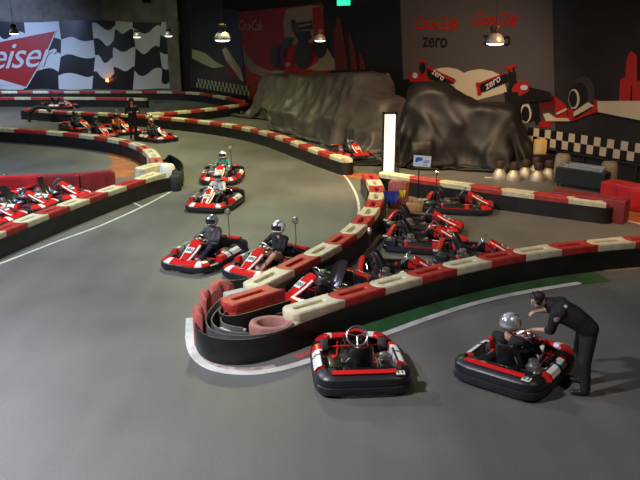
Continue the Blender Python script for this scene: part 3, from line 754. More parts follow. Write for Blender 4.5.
# ================================================================== PEOPLE
def capsule(bm, a, ra, b_, rb, n=12, flat=None):
    a, b_ = Vector(a), Vector(b_); d = b_ - a; L = d.length
    q = d.to_track_quat('Z', 'Y').to_matrix().to_4x4() if L > 1e-6 else Matrix.Identity(4)
    rings = []; K = 5
    for i in range(1, K): t = PI / 2 * i / K; rings.append((math.sin(t) * ra, -math.cos(t) * ra))
    rings.append((ra, 0)); rings.append((rb, L))
    for i in range(1, K): t = PI / 2 * i / K; rings.append((math.cos(t) * rb, L + math.sin(t) * rb))
    R = [[bm.verts.new(a + (q @ Vector((r * math.cos(2 * PI * k / n), r * math.sin(2 * PI * k / n), z)))) for k in range(n)] for r, z in rings]
    for i in range(len(R) - 1):
        for j in range(n): bm.faces.new([R[i][j], R[i][(j + 1) % n], R[i + 1][(j + 1) % n], R[i + 1][j]])
    bm.faces.new(R[0][::-1]); bm.faces.new(R[-1])
def ellipsoid(bm, M, n=16, m_=10):
    r = bmesh.ops.create_uvsphere(bm, u_segments=n, v_segments=m_, radius=1); bmesh.ops.transform(bm, matrix=M, verts=r['verts'])
def body(name, bones, ells, voxel, mats, spots=()):
    """bones: (a, ra, b, rb, material index); ells: (matrix, material index)"""
    bm = bmesh.new()
    for a, ra, b_, rb, mi in bones: capsule(bm, a, ra, b_, rb)
    for M, mi in ells: ellipsoid(bm, M)
    me = bpy.data.meshes.new('tmp'); bm.to_mesh(me); bm.free()
    t = bpy.data.objects.new('tmp', me); COL.objects.link(t)
    md = t.modifiers.new('r', 'REMESH'); md.mode = 'VOXEL'; md.voxel_size = voxel
    sm = t.modifiers.new('s', 'SMOOTH'); sm.factor = .5; sm.iterations = 3
    bpy.context.view_layer.update()
    out = bpy.data.meshes.new_from_object(t.evaluated_get(bpy.context.evaluated_depsgraph_get())); bpy.data.objects.remove(t)
    out.name = name; out.materials.clear()
    for mm in mats: out.materials.append(mm)
    B = [(Vector(a), ra, Vector(b_), rb, mi) for a, ra, b_, rb, mi in bones]; E = [(M.inverted(), mi) for M, mi in ells]
    for p in out.polygons:
        c = p.center; best = 1e9; bi = 0
        for a, ra, b_, rb, mi in B:
            d = b_ - a; t_ = max(0, min(1, (c - a).dot(d) / max(d.dot(d), 1e-9))); r_ = ra + (rb - ra) * t_
            q = (c - a - d * t_).length - r_
            if q < best: best = q; bi = mi
        for Mi, mi in E:
            q = ((Mi @ c).length - 1) * .1
            if q < best: best = q; bi = mi
        for sc, sr, mi in spots:
            if (c - Vector(sc)).length < sr: bi = mi
        p.material_index = bi; p.use_smooth = True
    return out
def hand(bones, wrist, aim, palm_n, side, mi, curl=.5, k=1.0):
    """palm plus five tapered, bent fingers"""
    w = Vector(wrist); aim = Vector(aim).normalized(); pn = Vector(palm_n); pn = (pn - aim * pn.dot(aim)).normalized(); lat = aim.cross(pn) * side
    for i, (o_, ln) in enumerate(((.032, .068), (.011, .078), (-.011, .072), (-.032, .058))):
        base = w + aim * .09 * k + lat * o_ * k
        bones.append((w + aim * .01, .017 * k, base, .014 * k, mi))
        d = aim.copy(); p = base
        for s_, fr in enumerate((.42, .33, .25)):
            ang = curl * (.5 + s_ * .35); d = (d * math.cos(ang) + pn * math.sin(ang)).normalized()
            q = p + d * ln * fr * k * 1.1; bones.append((p, (.0105 - s_ * .001) * k, q, (.0095 - s_ * .001) * k, mi)); p = q
    p = w + aim * .025 * k + lat * .025 * k; q = p + (aim * .6 + lat * .8 + pn * .2).normalized() * .04 * k
    bones.append((p, .014 * k, q, .012 * k, mi)); bones.append((q, .0115 * k, q + (aim * .85 + lat * .15 + pn * .45).normalized() * .035 * k, .009 * k, mi))

def head_bits(bones, ells, c, R, mi, k=1.0):
    """skull, jaw, nose, ears; R rotates local (+y face, +z up)"""
    T = Matrix.Translation(c) @ R.to_4x4()
    ells.append((T @ Matrix.Translation((0, -.01, .03)) @ Matrix.Diagonal((.075 * k, .095 * k, .09 * k, 1)), mi))
    ells.append((T @ Matrix.Translation((0, .025, -.045)) @ Matrix.Diagonal((.055 * k, .065 * k, .065 * k, 1)), mi))
    P = lambda x, y, z: T @ Vector((x * k, y * k, z * k))
    bones.append((P(0, .085, .018), .009, P(0, .108, -.018), .014, mi))
    bones.append((P(-.028, .082, .028), .011, P(.028, .082, .028), .011, mi))
    bones.append((P(-.02, .085, -.055), .009, P(.02, .085, -.055), .009, mi))
    for s in (-1, 1): bones.append((P(s * .076, -.005, .015), .012, P(s * .074, 0, -.02), .009, mi))
    return P

def seated(k=1.0):
    J, T, SK, SH, GL = 0, 1, 2, 3, 4
    b_ = []; V = lambda x, y, z: (x, y, z)
    for s in (-1, 1):
        b_ += [(V(s * .07, -.36, .24), .105, V(s * .075, -.40, .45), .10, J), (V(s * .075, -.40, .45), .10, V(s * .10, -.43, .62), .088, J),
               (V(s * .09, -.43, .66), .07, V(s * .19, -.42, .665), .062, J),
               (V(s * .20, -.42, .655), .06, V(s * .29, -.2, .50), .047, J), (V(s * .29, -.2, .50), .047, V(s * .17, .01, .52), .034, J),
               (V(s * .09, -.33, .23), .095, V(s * .22, .06, .40), .068, T), (V(s * .22, .06, .40), .066, V(s * .16, .42, .17), .043, T),
               (V(s * .16, .44, .13), .042, V(s * .15, .56, .22), .034, SH), (V(s * .16, .43, .11), .04, V(s * .16, .46, .12), .04, SH)]
        hand(b_, (s * .165, .02, .525), (-s * .35, .55, .35), (-s * .2, .3, -.8), -s, GL, .9)
    b_ += [(V(0, -.43, .68), .055, V(0, -.42, .79), .05, SK), (V(0, -.36, .22), .1, V(0, -.38, .3), .1, T)]
    e = []; head_bits(b_, e, Vector((0, -.40, .88)), Matrix.Identity(3), SK, .92)
    return b_, e
sb, se = seated()
seat_mesh = body('person', sb, se, .013, [M_cloth, M_cloth, M_skin, M_kwht, M_kblk])
HC = Vector((0, -.405, .90))
def helmet_mesh():
    bm = bmesh.new(); r = bmesh.ops.create_uvsphere(bm, u_segments=28, v_segments=18, radius=1)
    for v in bm.verts:
        v.co = Vector((v.co.x * .135, v.co.y * .16 + (.015 if v.co.z < -.2 and v.co.y > 0 else 0), v.co.z * .145 * (1 if v.co.z > 0 else .95)))
    kill = []
    for f in bm.faces:
        c = f.calc_center_median()
        if c.z < -.115: kill.append(f)
        elif c.y > .05 and -.045 < c.z < .045 and abs(c.x) < .118: kill.append(f)
    bmesh.ops.delete(bm, geom=kill, context='FACES')
    res = bmesh.ops.solidify(bm, geom=list(bm.faces), thickness=.012)
    for f in bm.faces:
        c = f.calc_center_median(); f.smooth = True
        a = math.atan2(c.x, c.y)
        f.material_index = 1 if (abs(c.x) > .04 and abs(c.x) < .075 and c.z > .04) or (c.z < -.06 and abs(c.x) < .06) or (c.y < -.08 and -.02 < c.z < .05) else 0
    me = bpy.data.meshes.new('helmet'); bm.to_mesh(me); bm.free(); me.materials.append(M_alu); me.materials.append(M_kblk); return me
def visor_mesh():
    mb = MB(); rings = []
    for z in (-.052, -.02, .015, .052):
        rr = math.sqrt(max(0, 1 - (z / .15) ** 2))
        rings.append([Vector((.138 * rr * math.sin(a), .166 * rr * math.cos(a), z)) for a in [(-1.12 + 2.24 * k / 16) for k in range(17)]])
    back = [[p * .97 for p in q[::-1]] for q in rings]
    mb.ringloft([a + b_ for a, b_ in zip(rings, back)])
    o = mb.build('visor', M_vis); me = o.data; bpy.data.objects.remove(o); return me
HM, VM = helmet_mesh(), visor_mesh()
def driver(kart, label, jacket, trousers, gloves, hcol, hcol2, skin_arms=False, scale=1.0, turn=0, tilt=0):
    scale *= .86 if kart is not K11 else 1.0
    o = bpy.data.objects.new('person', seat_mesh); COL.objects.link(o)
    o.location = kart.location; o.rotation_euler = kart.rotation_euler; o.scale = (scale,) * 3
    for i, mm in enumerate((jacket, trousers, M_skin, M_kwht, gloves)):
        o.material_slots[i].link = 'OBJECT'; o.material_slots[i].material = mm
    tag(o, label, 'person', 'kart drivers')
    h = bpy.data.objects.new('helmet', HM); COL.objects.link(h); h.parent = o; h.location = HC; h.rotation_euler = (tilt, 0, turn); h.scale = (1.12,) * 3 if kart is not K11 else (1.05,) * 3
    for i, mm in enumerate((hcol, hcol2)): h.material_slots[i].link = 'OBJECT'; h.material_slots[i].material = mm
    v = bpy.data.objects.new('visor', VM); COL.objects.link(v); v.parent = h
    return o
C_grey = mat('cloth_grey', (.07, .07, .08), .85); C_teal = mat('cloth_teal', (.02, .22, .15), .8); C_wht = mat('cloth_white', (.6, .58, .55), .8)
C_org = mat('cloth_orange', (.7, .16, .01), .8); C_navy = mat('cloth_navy', (.02, .025, .05), .85); C_jean = mat('cloth_jeans', (.035, .045, .08), .85)
H_sil = mat('helmet_silver', (.42, .45, .52), .2, .5, coat=1); H_wht = mat('helmet_white', (.7, .7, .68), .2, coat=1); H_org = mat('helmet_orange', (.75, .2, .1), .25, coat=1); H_dk = mat('helmet_dark', (.05, .06, .06), .2, coat=1)
driver(K11, 'crouched driver in black with silver helmet, seated beside the bending marshal', M_cloth, M_cloth, M_skin, mat('helmet_bright', (.72, .74, .78), .3, .5, coat=1), H_sil, turn=-.3, tilt=-.25)
driver(K3, 'driver in dark grey top and silver helmet on the kart left of the nose', C_grey, C_navy, M_skin, H_sil, H_dk, scale=1.05)
driver(K4, 'driver in black sweatshirt and patterned helmet behind the middle barrier', M_cloth, M_skin, M_skin, H_wht, H_dk, scale=1.1)
driver(K2, 'driver in white and black top with white helmet, second kart down', C_wht, C_navy, M_kblk, H_wht, H_wht)
driver(K1, 'driver in green and grey jacket with pale helmet on the farthest centre kart', C_teal, C_grey, M_kblk, H_wht, H_sil)
driver(K5, 'driver with orange helmet and grey top right of the dark marshal', C_grey, C_navy, M_kblk, H_org, H_wht)
driver(K6, 'driver in orange jacket and dark helmet left of the dark marshal', C_org, C_navy, M_kblk, H_dk, H_sil)
driver(K7, 'driver in navy clothes on the middle kart of the pack', C_navy, C_navy, M_kblk, H_dk, H_sil)
driver(K8, 'driver in dark clothes on the rearmost kart of the pack', C_navy, C_navy, M_kblk, H_dk, H_sil)

# bending marshal
J, T, SK, SH, HR, LT, WH, LP_ = range(8)
b_ = []
L = Vector((0, 1, 0))
hipc = Vector((3.70, 9.50, .96)); chest = Vector((3.34, 9.56, 1.22)); neck = Vector((3.17, 9.59, 1.27)); headc = Vector((3.03, 9.62, 1.31))
fd = Vector((-.80, .12, -.58)).normalized(); upv = Vector((-.58, .05, .81)); xr = fd.cross(upv).normalized(); upv = xr.cross(fd).normalized()
Rh = Matrix((xr, fd, upv)).transposed()
for s in (-1, 1):
    o_ = L * s
    b_ += [(hipc + o_ * .08, .14, hipc + o_ * .08 + Vector((-.17, .02, .13)), .145, J), (hipc + o_ * .08 + Vector((-.17, .02, .13)), .15, chest + o_ * .10 + Vector((0, 0, -.04)), .15, J),
           (chest + o_ * .09, .135, chest + o_ * .18 + Vector((-.06, 0, .0)), .09, J), (chest + o_ * .08, .115, neck, .075, J)]
b_ += [(neck, .055, headc + Vector((.03, 0, -.03)), .05, SK)]
# legs
for (hip_, kn, an, to) in (((3.71, 9.42, .92), (3.66, 9.33, .50), (3.70, 9.30, .10), (3.54, 9.33, .045)), ((3.72, 9.58, .92), (3.70, 9.66, .50), (3.80, 9.66, .10), (3.65, 9.72, .045))):
    b_ += [(hip_, .125, kn, .092, T), (kn, .09, an, .072, T), (an, .048, (an[0], an[1], .055), .045, SH), ((an[0] + .03, an[1], .045), .042, to, .038, SH)]
# arms
def arm(sh, el, wr, aim, pn, sd):
    e = Vector(el); w = Vector(wr); mid = e.lerp(w, .15)
    b_.extend([(sh, .085, el, .066, J), (el, .06, mid, .058, J), (mid, .040, w, .027, SK)]); hand(b_, w, aim, pn, sd, SK, .7)
arm((3.22, 9.39, 1.20), (3.20, 9.47, .92), (3.02, 9.68, .84), (-.7, .55, -.35), (0, -.3, -1), 1)
arm((3.22, 9.75, 1.22), (3.34, 9.94, 1.04), (3.15, 9.92, 1.02), (-.9, -.1, -.15), (0, 0, -1), -1)
e = []; P = head_bits(b_, e, headc, Rh, SK)
spots = [(P(s * .028, .088, .012), .013, HR) for s in (-1, 1)] + [(P(x, .098, -.055), .012, LP_) for x in (-.015, 0, .015)] + [((3.22, 9.30, 1.13), .055, LT), ((3.34, 9.37, 1.33), .035, LT), ((3.62, 9.33, 1.0), .03, LT)]
me = body('person', b_, e, .0105, [M_cloth, mat('trousers_black', (.015, .015, .017), .8, bump=.2), M_skin, mat('shoe_black', (.02, .02, .02), .4), M_hair, mat('badge_white', (.6, .55, .58), .6), M_kwht, mat('lips', (.4, .12, .1), .5)], spots)
mo = bpy.data.objects.new('person', me); COL.objects.link(mo); tag(mo, 'marshal in black clothes bending over the kart with both hands reaching to the driver', 'person')
# hair
bm = bmesh.new(); bmesh.ops.create_uvsphere(bm, u_segments=28, v_segments=18, radius=1)
kill = [f for f in bm.faces if (f.calc_center_median().y > .35 and f.calc_center_median().z < .62) or f.calc_center_median().z < -.55]
bmesh.ops.delete(bm, geom=kill, context='FACES')
Th = Matrix.Translation(headc) @ Rh.to_4x4()
for v in bm.verts:
    q = Vector((v.co.x * .085, v.co.y * .107 - .012, v.co.z * .098 + .032)); q *= 1 + .035 * noise.noise(v.co * 5); v.co = Th @ q
bmesh.ops.solidify(bm, geom=list(bm.faces), thickness=.012)
me = bpy.data.meshes.new('hair'); bm.to_mesh(me); bm.free(); me.materials.append(M_hair)
for p in me.polygons: p.use_smooth = True
ho = bpy.data.objects.new('hair', me); COL.objects.link(ho); ho.parent = mo
# ear defenders
mb = MB()
for s in (-1, 1): mb.lathe([(.01, -.02), (.035, -.02), (.042, 0), (.035, .022), (.01, .026)], M=Th @ Matrix.Translation((s * .098, 0, 0)) @ Matrix.Rotation(PI / 2, 4, 'Y'), n=16)
mb.tube([Th @ Vector((.105 * math.cos(a), 0, .02 + .122 * math.sin(a))) for a in [PI * k / 14 for k in range(15)]], .008); eo = mb.build('headset', M_kblk, mo)

# standing marshal by the far hairpin arm
b_ = []
for s in (-1, 1):
    b_ += [((s * .09, 0, .92), .11, (s * .08, 0, 1.12), .105, 0), ((s * .08, 0, 1.12), .105, (s * .1, 0, 1.36), .105, 0), ((s * .1, 0, 1.40), .07, (s * .2, 0, 1.42), .06, 0),
           ((s * .21, 0, 1.41), .058, (s * .30, -.02, 1.16), .045, 0), ((s * .30, -.02, 1.16), .044, (s * .2, -.24, 1.22), .032, 0),
           ((s * .1, 0, .9), .095, (s * .11, -.01, .5), .068, 1), ((s * .11, -.01, .5), .066, (s * .12, .02, .1), .045, 1), ((s * .12, .03, .05), .045, (s * .13, -.13, .045), .036, 3)]
    hand(b_, (s * .19, -.25, 1.23), (-s * .4, -.8, .2), (0, 0, -1), s, 2, .7)
b_ += [((0, 0, 1.42), .06, (0, -.01, 1.55), .052, 2)]
e = []; head_bits(b_, e, Vector((0, -.01, 1.65)), Matrix.Rotation(PI, 3, 'Z'), 2)
me = body('person', b_, e, .014, [M_cloth, M_cloth, M_skin, mat('shoe_black', (.02, .02, .02), .4)])
p = g(134, 139.5); st = bpy.data.objects.new('person', me); COL.objects.link(st); st.location = (p.x, p.y, 0); st.rotation_euler = (0, 0, .5); tag(st, 'standing marshal all in black beside the racing karts at upper left', 'person')
mb = MB(); mb.lathe([(.115, -.01), (.12, .03), (.11, .08), (.07, .125), (0.001, .14)], M=Matrix.Translation((0, 0, 1.68)), n=20); mb.box((-.07, -.19, 1.675), (.07, -.08, 1.69)); mb.build('cap', M_kblk, st)

# ================================================================== TARPAULINS
import numpy as np
def drape(name, A, B, sheet, boxes, balls, h, label, m, steps=420, ymin=-.12, seed=1, crease=1.0):
    """cloth sheet dropped over hidden bulky supports, in a frame with x along A->B and y away from the track"""
    ax = (B - A).normalized(); ay = Vector((-ax.y, ax.x, 0))
    x0, x1, y0, y1 = sheet; nx = int((x1 - x0) / h) + 1; ny = int((y1 - y0) / h) + 1
    X, Y = np.meshgrid(np.linspace(x0, x1, nx), np.linspace(y0, y1, ny), indexing='ij')
    rng = np.random.RandomState(seed); top = max(b[5] for b in boxes)
    P = np.stack([X, Y, np.full_like(X, top + .25)], -1); 
    P[..., 2] += .05 * np.sin(X * 2.1 + seed) * np.cos(Y * 1.7) + .03 * rng.rand(*X.shape)
    P[..., 0] += .25 * np.sin(Y * .9 + seed) ; V = np.zeros_like(P)
    C = []
    def con(sa, sb, k):
        L0 = np.linalg.norm(np.stack([X, Y], -1)[sa] - np.stack([X, Y], -1)[sb], axis=-1); C.append((sa, sb, L0.mean(), k))
    S_ = slice
    for o_ in (0, 1):
        con((S_(o_, nx - 1, 2), S_(None)), (S_(o_ + 1, nx, 2), S_(None)), 1.0)
        con((S_(None), S_(o_, ny - 1, 2)), (S_(None), S_(o_ + 1, ny, 2)), 1.0)
        con((S_(o_, nx - 1, 2), S_(0, ny - 1)), (S_(o_ + 1, nx, 2), S_(1, ny)), .35)
        con((S_(o_, nx - 1, 2), S_(1, ny)), (S_(o_ + 1, nx, 2), S_(0, ny - 1)), .35)
    for o_ in (0, 1, 2, 3):
        con((S_(o_, nx - 2, 4), S_(None)), (S_(o_ + 2, nx, 4), S_(None)), .12)
        con((S_(None), S_(o_, ny - 2, 4)), (S_(None), S_(o_ + 2, ny, 4)), .12)
    def fit(sa, sb):
        a, b_ = P[sa], P[sb]; n0 = min(a.shape[0], b_.shape[0]); n1 = min(a.shape[1], b_.shape[1]); return a[:n0, :n1], b_[:n0, :n1]
    dt = .03
    def collide(Q):
        for (bx0, bx1, by0, by1, bz0, bz1) in boxes:
            c = np.array([(bx0 + bx1) / 2, (by0 + by1) / 2, (bz0 + bz1) / 2]); r = .12; hh = np.array([(bx1 - bx0) / 2, (by1 - by0) / 2, (bz1 - bz0) / 2]) - r
            d = Q - c; q = np.clip(d, -hh, hh); e = d - q; l = np.linalg.norm(e, axis=-1)
            # inside core: push to nearest face among sides/top
            ins = l < 1e-6
            if ins.any():
                pen = hh - np.abs(d); pen[..., 2] = hh[2] - d[..., 2]
                k = np.argmin(pen, -1); 
                for ax_ in range(3):
                    mk = ins & (k == ax_); sg = np.sign(d[..., ax_]) if ax_ < 2 else 1.0
                    Q[..., ax_] = np.where(mk, (c[ax_] + sg * (hh[ax_] + r)), Q[..., ax_])
            o2 = (~ins) & (l < r + .02); f_ = np.where(o2, (r + .02) / np.maximum(l, 1e-6), 1)[..., None]
            Q[:] = np.where(o2[..., None], c + q + e * f_, Q); hit[...] |= o2 | ins
        for (cx, cy, cz, r) in balls:
            d = Q - np.array([cx, cy, cz]); l = np.linalg.norm(d, axis=-1); o2 = l < r
            Q[:] = np.where(o2[..., None], np.array([cx, cy, cz]) + d * (r / np.maximum(l, 1e-6))[..., None], Q); hit[...] |= o2
        fl_ = Q[..., 2] < .015; Q[..., 2] = np.maximum(Q[..., 2], .015); Q[..., 1] = np.where(Q[..., 2] < 1.2, np.maximum(Q[..., 1], ymin), Q[..., 1]); hit[...] |= fl_
    hit = np.zeros(X.shape, bool)
    for st in range(steps):
        V[..., 2] -= 9.8 * dt; V *= .97; O = P.copy(); P += V * dt; hit[...] = False
        for it in range(9):
            for sa, sb, L0, k in C:
                a, b_ = fit(sa, sb); d = b_ - a; l = np.linalg.norm(d, axis=-1, keepdims=True); 
                w = (l - L0) / np.maximum(l, 1e-6) * .5 * k
                if k < .2: w = np.where(l < L0, w, 0)
                cr_ = d * w; a += cr_; b_ -= cr_
            if it % 3 == 2: collide(P)
        D_ = (P - O); D_[..., 0] *= np.where(hit, .35, 1); D_[..., 1] *= np.where(hit, .35, 1); P[...] = O + D_; V = D_ / dt; V *= np.where(hit, .6, 1.0)[..., None]
        sp = np.linalg.norm(V, axis=-1, keepdims=True); V *= np.minimum(1, 6 / np.maximum(sp, 1e-6))
    # sharp creases of folded cloth, pushed along the surface normal
    gx = np.gradient(P, axis=0); gy = np.gradient(P, axis=1); N_ = np.cross(gx, gy); N_ /= np.maximum(np.linalg.norm(N_, axis=-1, keepdims=True), 1e-6)
    for i in range(nx):
        for j in range(ny):
            a_, b2 = X[i, j], Y[i, j]; d_ = 0
            for (ca, sa_, fr_, am, sd_) in ((.8, .6, .55, .075, 3.1), (.95, -.3, .8, .055, 8.4), (.3, .95, .7, .035, 5.2)):
                u_ = a_ * ca + b2 * sa_; v_ = -a_ * sa_ + b2 * ca
                nn_ = noise.noise(Vector((u_ * fr_ * 1.7, v_ * fr_ * .45, sd_ + seed)))
                d_ += am * (max(0, 1 - abs(nn_) * 5) - .3)
            P[i, j] += N_[i, j] * d_ * crease
    P[..., 2] = np.maximum(P[..., 2], .012)
    mb = MB(); W_ = [[mb.v(A + ax * float(P[i, j, 0]) + ay * float(P[i, j, 1]) + Vector((0, 0, float(P[i, j, 2]) - .01))) for j in range(ny)] for i in range(nx)]
    for i in range(nx - 1):
        for j in range(ny - 1): mb.f([W_[i][j], W_[i + 1][j], W_[i + 1][j + 1], W_[i][j + 1]])
    o = mb.build(name, m, None, True, 180); tag(o, label, 'tarpaulin')
    sm = o.modifiers.new('sm', 'SMOOTH'); sm.factor = .4; sm.iterations = 1
    ms = o.modifiers.new('s', 'SUBSURF'); ms.levels = 1; ms.render_levels = 1
    return o
M_tarp = mat('tarp_grey', (.068, .062, .06), .5, spec=.4, bump=.1, bscale=5, var=.15, vscale=1.5)
M_tarp2 = mat('tarp_black', (.010, .009, .009), .5, spec=.3, bump=.1, bscale=5, var=.2, vscale=1.5)
tA, tB = g(238, 121), g(394, 168)
drape('tarpaulin', tA, tB, (-3.4, 14.2, -3.3, 6.4),
      [(-.9, 3.2, 1.6, 3.6, 0, 2.3), (2.6, 6.2, 1.6, 3.6, 0, 2.5), (5.6, 8.2, 1.5, 3.5, 0, 2.7), (7.6, 9.6, 1.4, 3.4, 0, 2.88), (9.4, 11.6, 1.2, 2.8, 0, 2.1),
       (.2, 2.4, .3, 1.3, 0, .6), (3.2, 5.2, .4, 1.5, 0, 1.0), (5.9, 7.3, .3, 1.4, 0, .8), (8.2, 9.6, .4, 1.4, 0, 1.2), (10.2, 12.2, .5, 1.4, 0, 1.0)],
      [(4.1, .95, 1.35, .22), (6.9, .8, 1.15, .2), (9.6, 1.3, 2.2, .25), (1.2, .9, .8, .2)], .135,
      'huge grey cloth tarpaulin draped over a bulky load left of the light box', M_tarp, 260, seed=2)
tA, tB = g(397, 169), g(540, 175)
drape('tarpaulin', tA, tB, (-2.7, 7.6, -3.0, 5.2),
      [(.1, 1.75, .9, 2.6, 0, 2.85), (2.6, 4.0, .8, 2.2, 0, 2.2), (1.5, 2.8, .9, 2.0, 0, 1.7), (4.0, 4.6, .7, 1.8, 0, 1.0), (.4, 1.2, .2, .9, 0, 1.0), (3.0, 3.9, .3, .8, 0, .8)],
      [(2.1, .8, 1.5, .2), (3.9, .9, 1.5, .2)], .105,
      'black cloth tarpaulin covering two humps between the light box and lamps', M_tarp2, 260, seed=9)

# ================================================================== LIGHT BOX, SIGN, PROPS
c = g(388.5, 178); mb = MB(); root = empty('light_box', (c.x, c.y, 0)); tag(root, 'tall upright illuminated white light box with black frame', 'light box')
mb = MB(); mb.box((-.24, -.02, 0), (-.175, .16, 2.16)); mb.box((.175, -.02, 0), (.24, .16, 2.16)); mb.box((-.24, -.02, 2.11), (.24, .16, 2.16)); mb.box((-.24, -.02, 0), (.24, .16, .1)); mb.box((-.175, .04, .1), (.175, .16, 2.11)); mb.build('frame', M_kblk, root, False)
mb = MB(); mb.box((-.175, .0, .1), (.175, .04, 2.11)); mb.build('lit_panel', mat('lit_panel', (.8, .8, .75), .5, emis=(1, .84, .66), estr=.95), root, False)
mb = MB(); mb.tube([(.34, .2, 0), (.34, .2, 1.9)], .035); mb.box((.24, .17, 1.5), (.34, .22, 1.56)); mb.build('post', M_stl, root, False)
c = g(417.5, 207); root = empty('sign_stand', (c.x, c.y, 0), -.12); tag(root, 'small white sign with blue print on a thin black post', 'sign')
mb = MB(); mb.tube([(0, 0, .02), (0, 0, 1.22)], .018); mb.lathe([(.02, 0), (.17, 0), (.17, .02), (.02, .03)], n=20); mb.build('post', M_kblk, root)
mb = MB(); mb.box((-.24, -.03, 1.16), (.24, -.01, 1.46)); sp = mb.build('sign_panel', mat('sign_white', (.55, .66, .78), .5), root, False); sp.rotation_euler = (0, .06, 0)
M_blue = mat('sign_blue', (.02, .10, .40), .5)
mb = MB(); mb.poly([(-.19, -.036, 1.40), (-.1, -.036, 1.42), (.0, -.036, 1.41), (.01, -.036, 1.33), (-.08, -.036, 1.32), (-.14, -.036, 1.28), (-.18, -.036, 1.27)]); mb.build('blue_emblem', M_blue, sp, False)
for (tx, x_, z_, s_) in (('LET', .12, 1.30, .1), ('paddock', .09, 1.215, .075)):
    if tx == 'paddock': tx = 'KARTS' if False else '-----'
    t = text_mesh('lettering', tx, M_blue, s_, ext=.001, off=.004); t.rotation_euler = (PI / 2, 0, 0); t.location = (x_, -.034, z_); t.parent = sp
# brown box by the sign foot, cloths on the red block
c = g(414, 210.5); mb = MB(); mb.box((-.22, -.15, 0), (.22, .15, .22), bev=.01); mb.box((-.05, -.08, .22), (.2, .12, .31), bev=.01); o = mb.build('cardboard_box', mat('cardboard', (.38, .22, .10), .8)); o.location = (c.x, c.y, 0); tag(o, 'small brown cardboard box on the floor below the white sign', 'box')
def cloth(px, py, z, w, h, m, label, seed):
    c = g(px, py, z); mb = MB(); rings = []
    for i in range(13):
        a = -1 + i / 6; q = []
        for j in range(9):
            t = j / 8; wob = .04 * math.sin(a * 7 + seed) * t + .03 * noise.noise(Vector((a * 2, t * 2, seed)))
            q.append(Vector((a * w * (1 - .35 * t), -.03 - wob, -h * t * (1 - .25 * abs(a)))))
        rings.append(q)
    back = [[p + Vector((0, .01, 0)) for p in q[::-1]] for q in rings]
    mb.ringloft([x + y for x, y in zip(rings, back)]); o = mb.build('cloth_rag', m); o.location = (c.x, c.y, z); tag(o, label, 'cloth')
cr = g(392, 184.5, .75)
cloth(391, 191, .66, .22, .42, mat('cloth_blue', (.02, .03, .25), .8), 'dark blue cloth hanging on the worn red block', 1)
cloth(402.5, 190, .66, .09, .22, mat('cloth_yellow', (.7, .55, .02), .8), 'small yellow cloth hanging beside the blue cloth', 2)

# high-bay lamps: gear housing, bell reflector
def high_bay(loc, hang, label, group, glow=None, cord=0, dome=None, k=1.0):
    r = empty('bell_lamp', loc); tag(r, label, 'lamp', group); r.scale = (k,) * 3
    mb = MB(); mb.lathe([(.06, .27), (.105, .27), (.12, .30), (.12, .40), (.105, .44), (.03, .455)], n=20)
    for i in range(8): a = 2 * PI * i / 8; mb.box((-.012, .10, .3), (.012, .135, .42), Matrix.Rotation(a, 4, 'Z'))
    mb.build('gear_housing', M_kblk if dome else mat('housing_brown', (.05, .03, .02), .6), r)
    mb = MB(); prof = [(.235, 0), (.24, .02), (.225, .09), (.19, .16), (.13, .23), (.07, .27), (.05, .28)]
    mb.lathe(prof[:1] + prof[1:] + [(.04, .272), (.06, .262), (.12, .222), (.18, .155), (.215, .088), (.228, .02), (.225, 0)], n=28)
    mb.build('reflector', dome or M_bell, r)
    if glow:
        mb = MB(); mb.lathe([(.02, -.05), (.12, -.045), (.2, -.02), (.232, .012), (.225, .03), (.02, .035)], n=24); mb.build('lit_glass', glow, r)
    if cord:
        mb = MB(); mb.tube([(0, 0, .45), (0, 0, cord / k)], .01); mb.build('cord', M_kblk, r)
    return r
M_glow = mat('lamp_glow', (1, 1, 1), .5, emis=(1, .93, .9), estr=6)
M_glowg = mat('lamp_glow_green', (1, 1, 1), .5, emis=(.85, 1, .75), estr=5)
for i, (px, py, lb) in enumerate([(499.5, 178.5, 'leftmost silver bell lamp standing on the floor by the tarpaulin'), (513.5, 180, 'second silver bell lamp from the left on the floor, front row'), (525, 177, 'third silver bell lamp from the left, slightly behind'),
                                  (537, 180.5, 'nearest silver bell lamp on the floor, front of the right pair'), (548, 178, 'rightmost silver bell lamp standing on the floor'), (535.5, 174.5, 'rearmost silver bell lamp half hidden behind the others')]):
    p = g(px, py); high_bay((p.x, p.y, 0), False, lb, 'bell lamps stored on the floor').scale = (1.02, 1.02, 1.32)
def hang(px, py, wpx, label, glow, dome=None):
    d = F * .47 / wpx; r = ray(px, py); yc = r.y * CT + (-r.z) * ST; p = Vector((0, 0, H)) + r * (d / yc)
    return high_bay(p, True, label, 'lit bell lamps hanging above the track', glow, CEIL - p.z, dome)
hang(495, 43.5, 18.5, 'lit silver bell lamp hanging in front of the zero lettering', M_glow)
hang(222.5, 40, 16, 'bright bell lamp hanging in front of the left black mural', M_glow)
hang(320, 40.5, 11.5, 'small lit bell lamp hanging before the red racing mural', M_glow)
hang(14, 33.5, 9.5, 'lit bell lamp hanging before the flag poster at the far left', M_glow)
hang(137, 37, 8, 'dim bell lamp hanging before the middle of the flag poster', M_glowg)
hang(168.5, 36, 8, 'lit bell lamp hanging before the right end of the flag poster', M_glowg)
hang(147, 3, 9, 'dark bell lamp at the top edge above the flag poster', None, M_kblk)
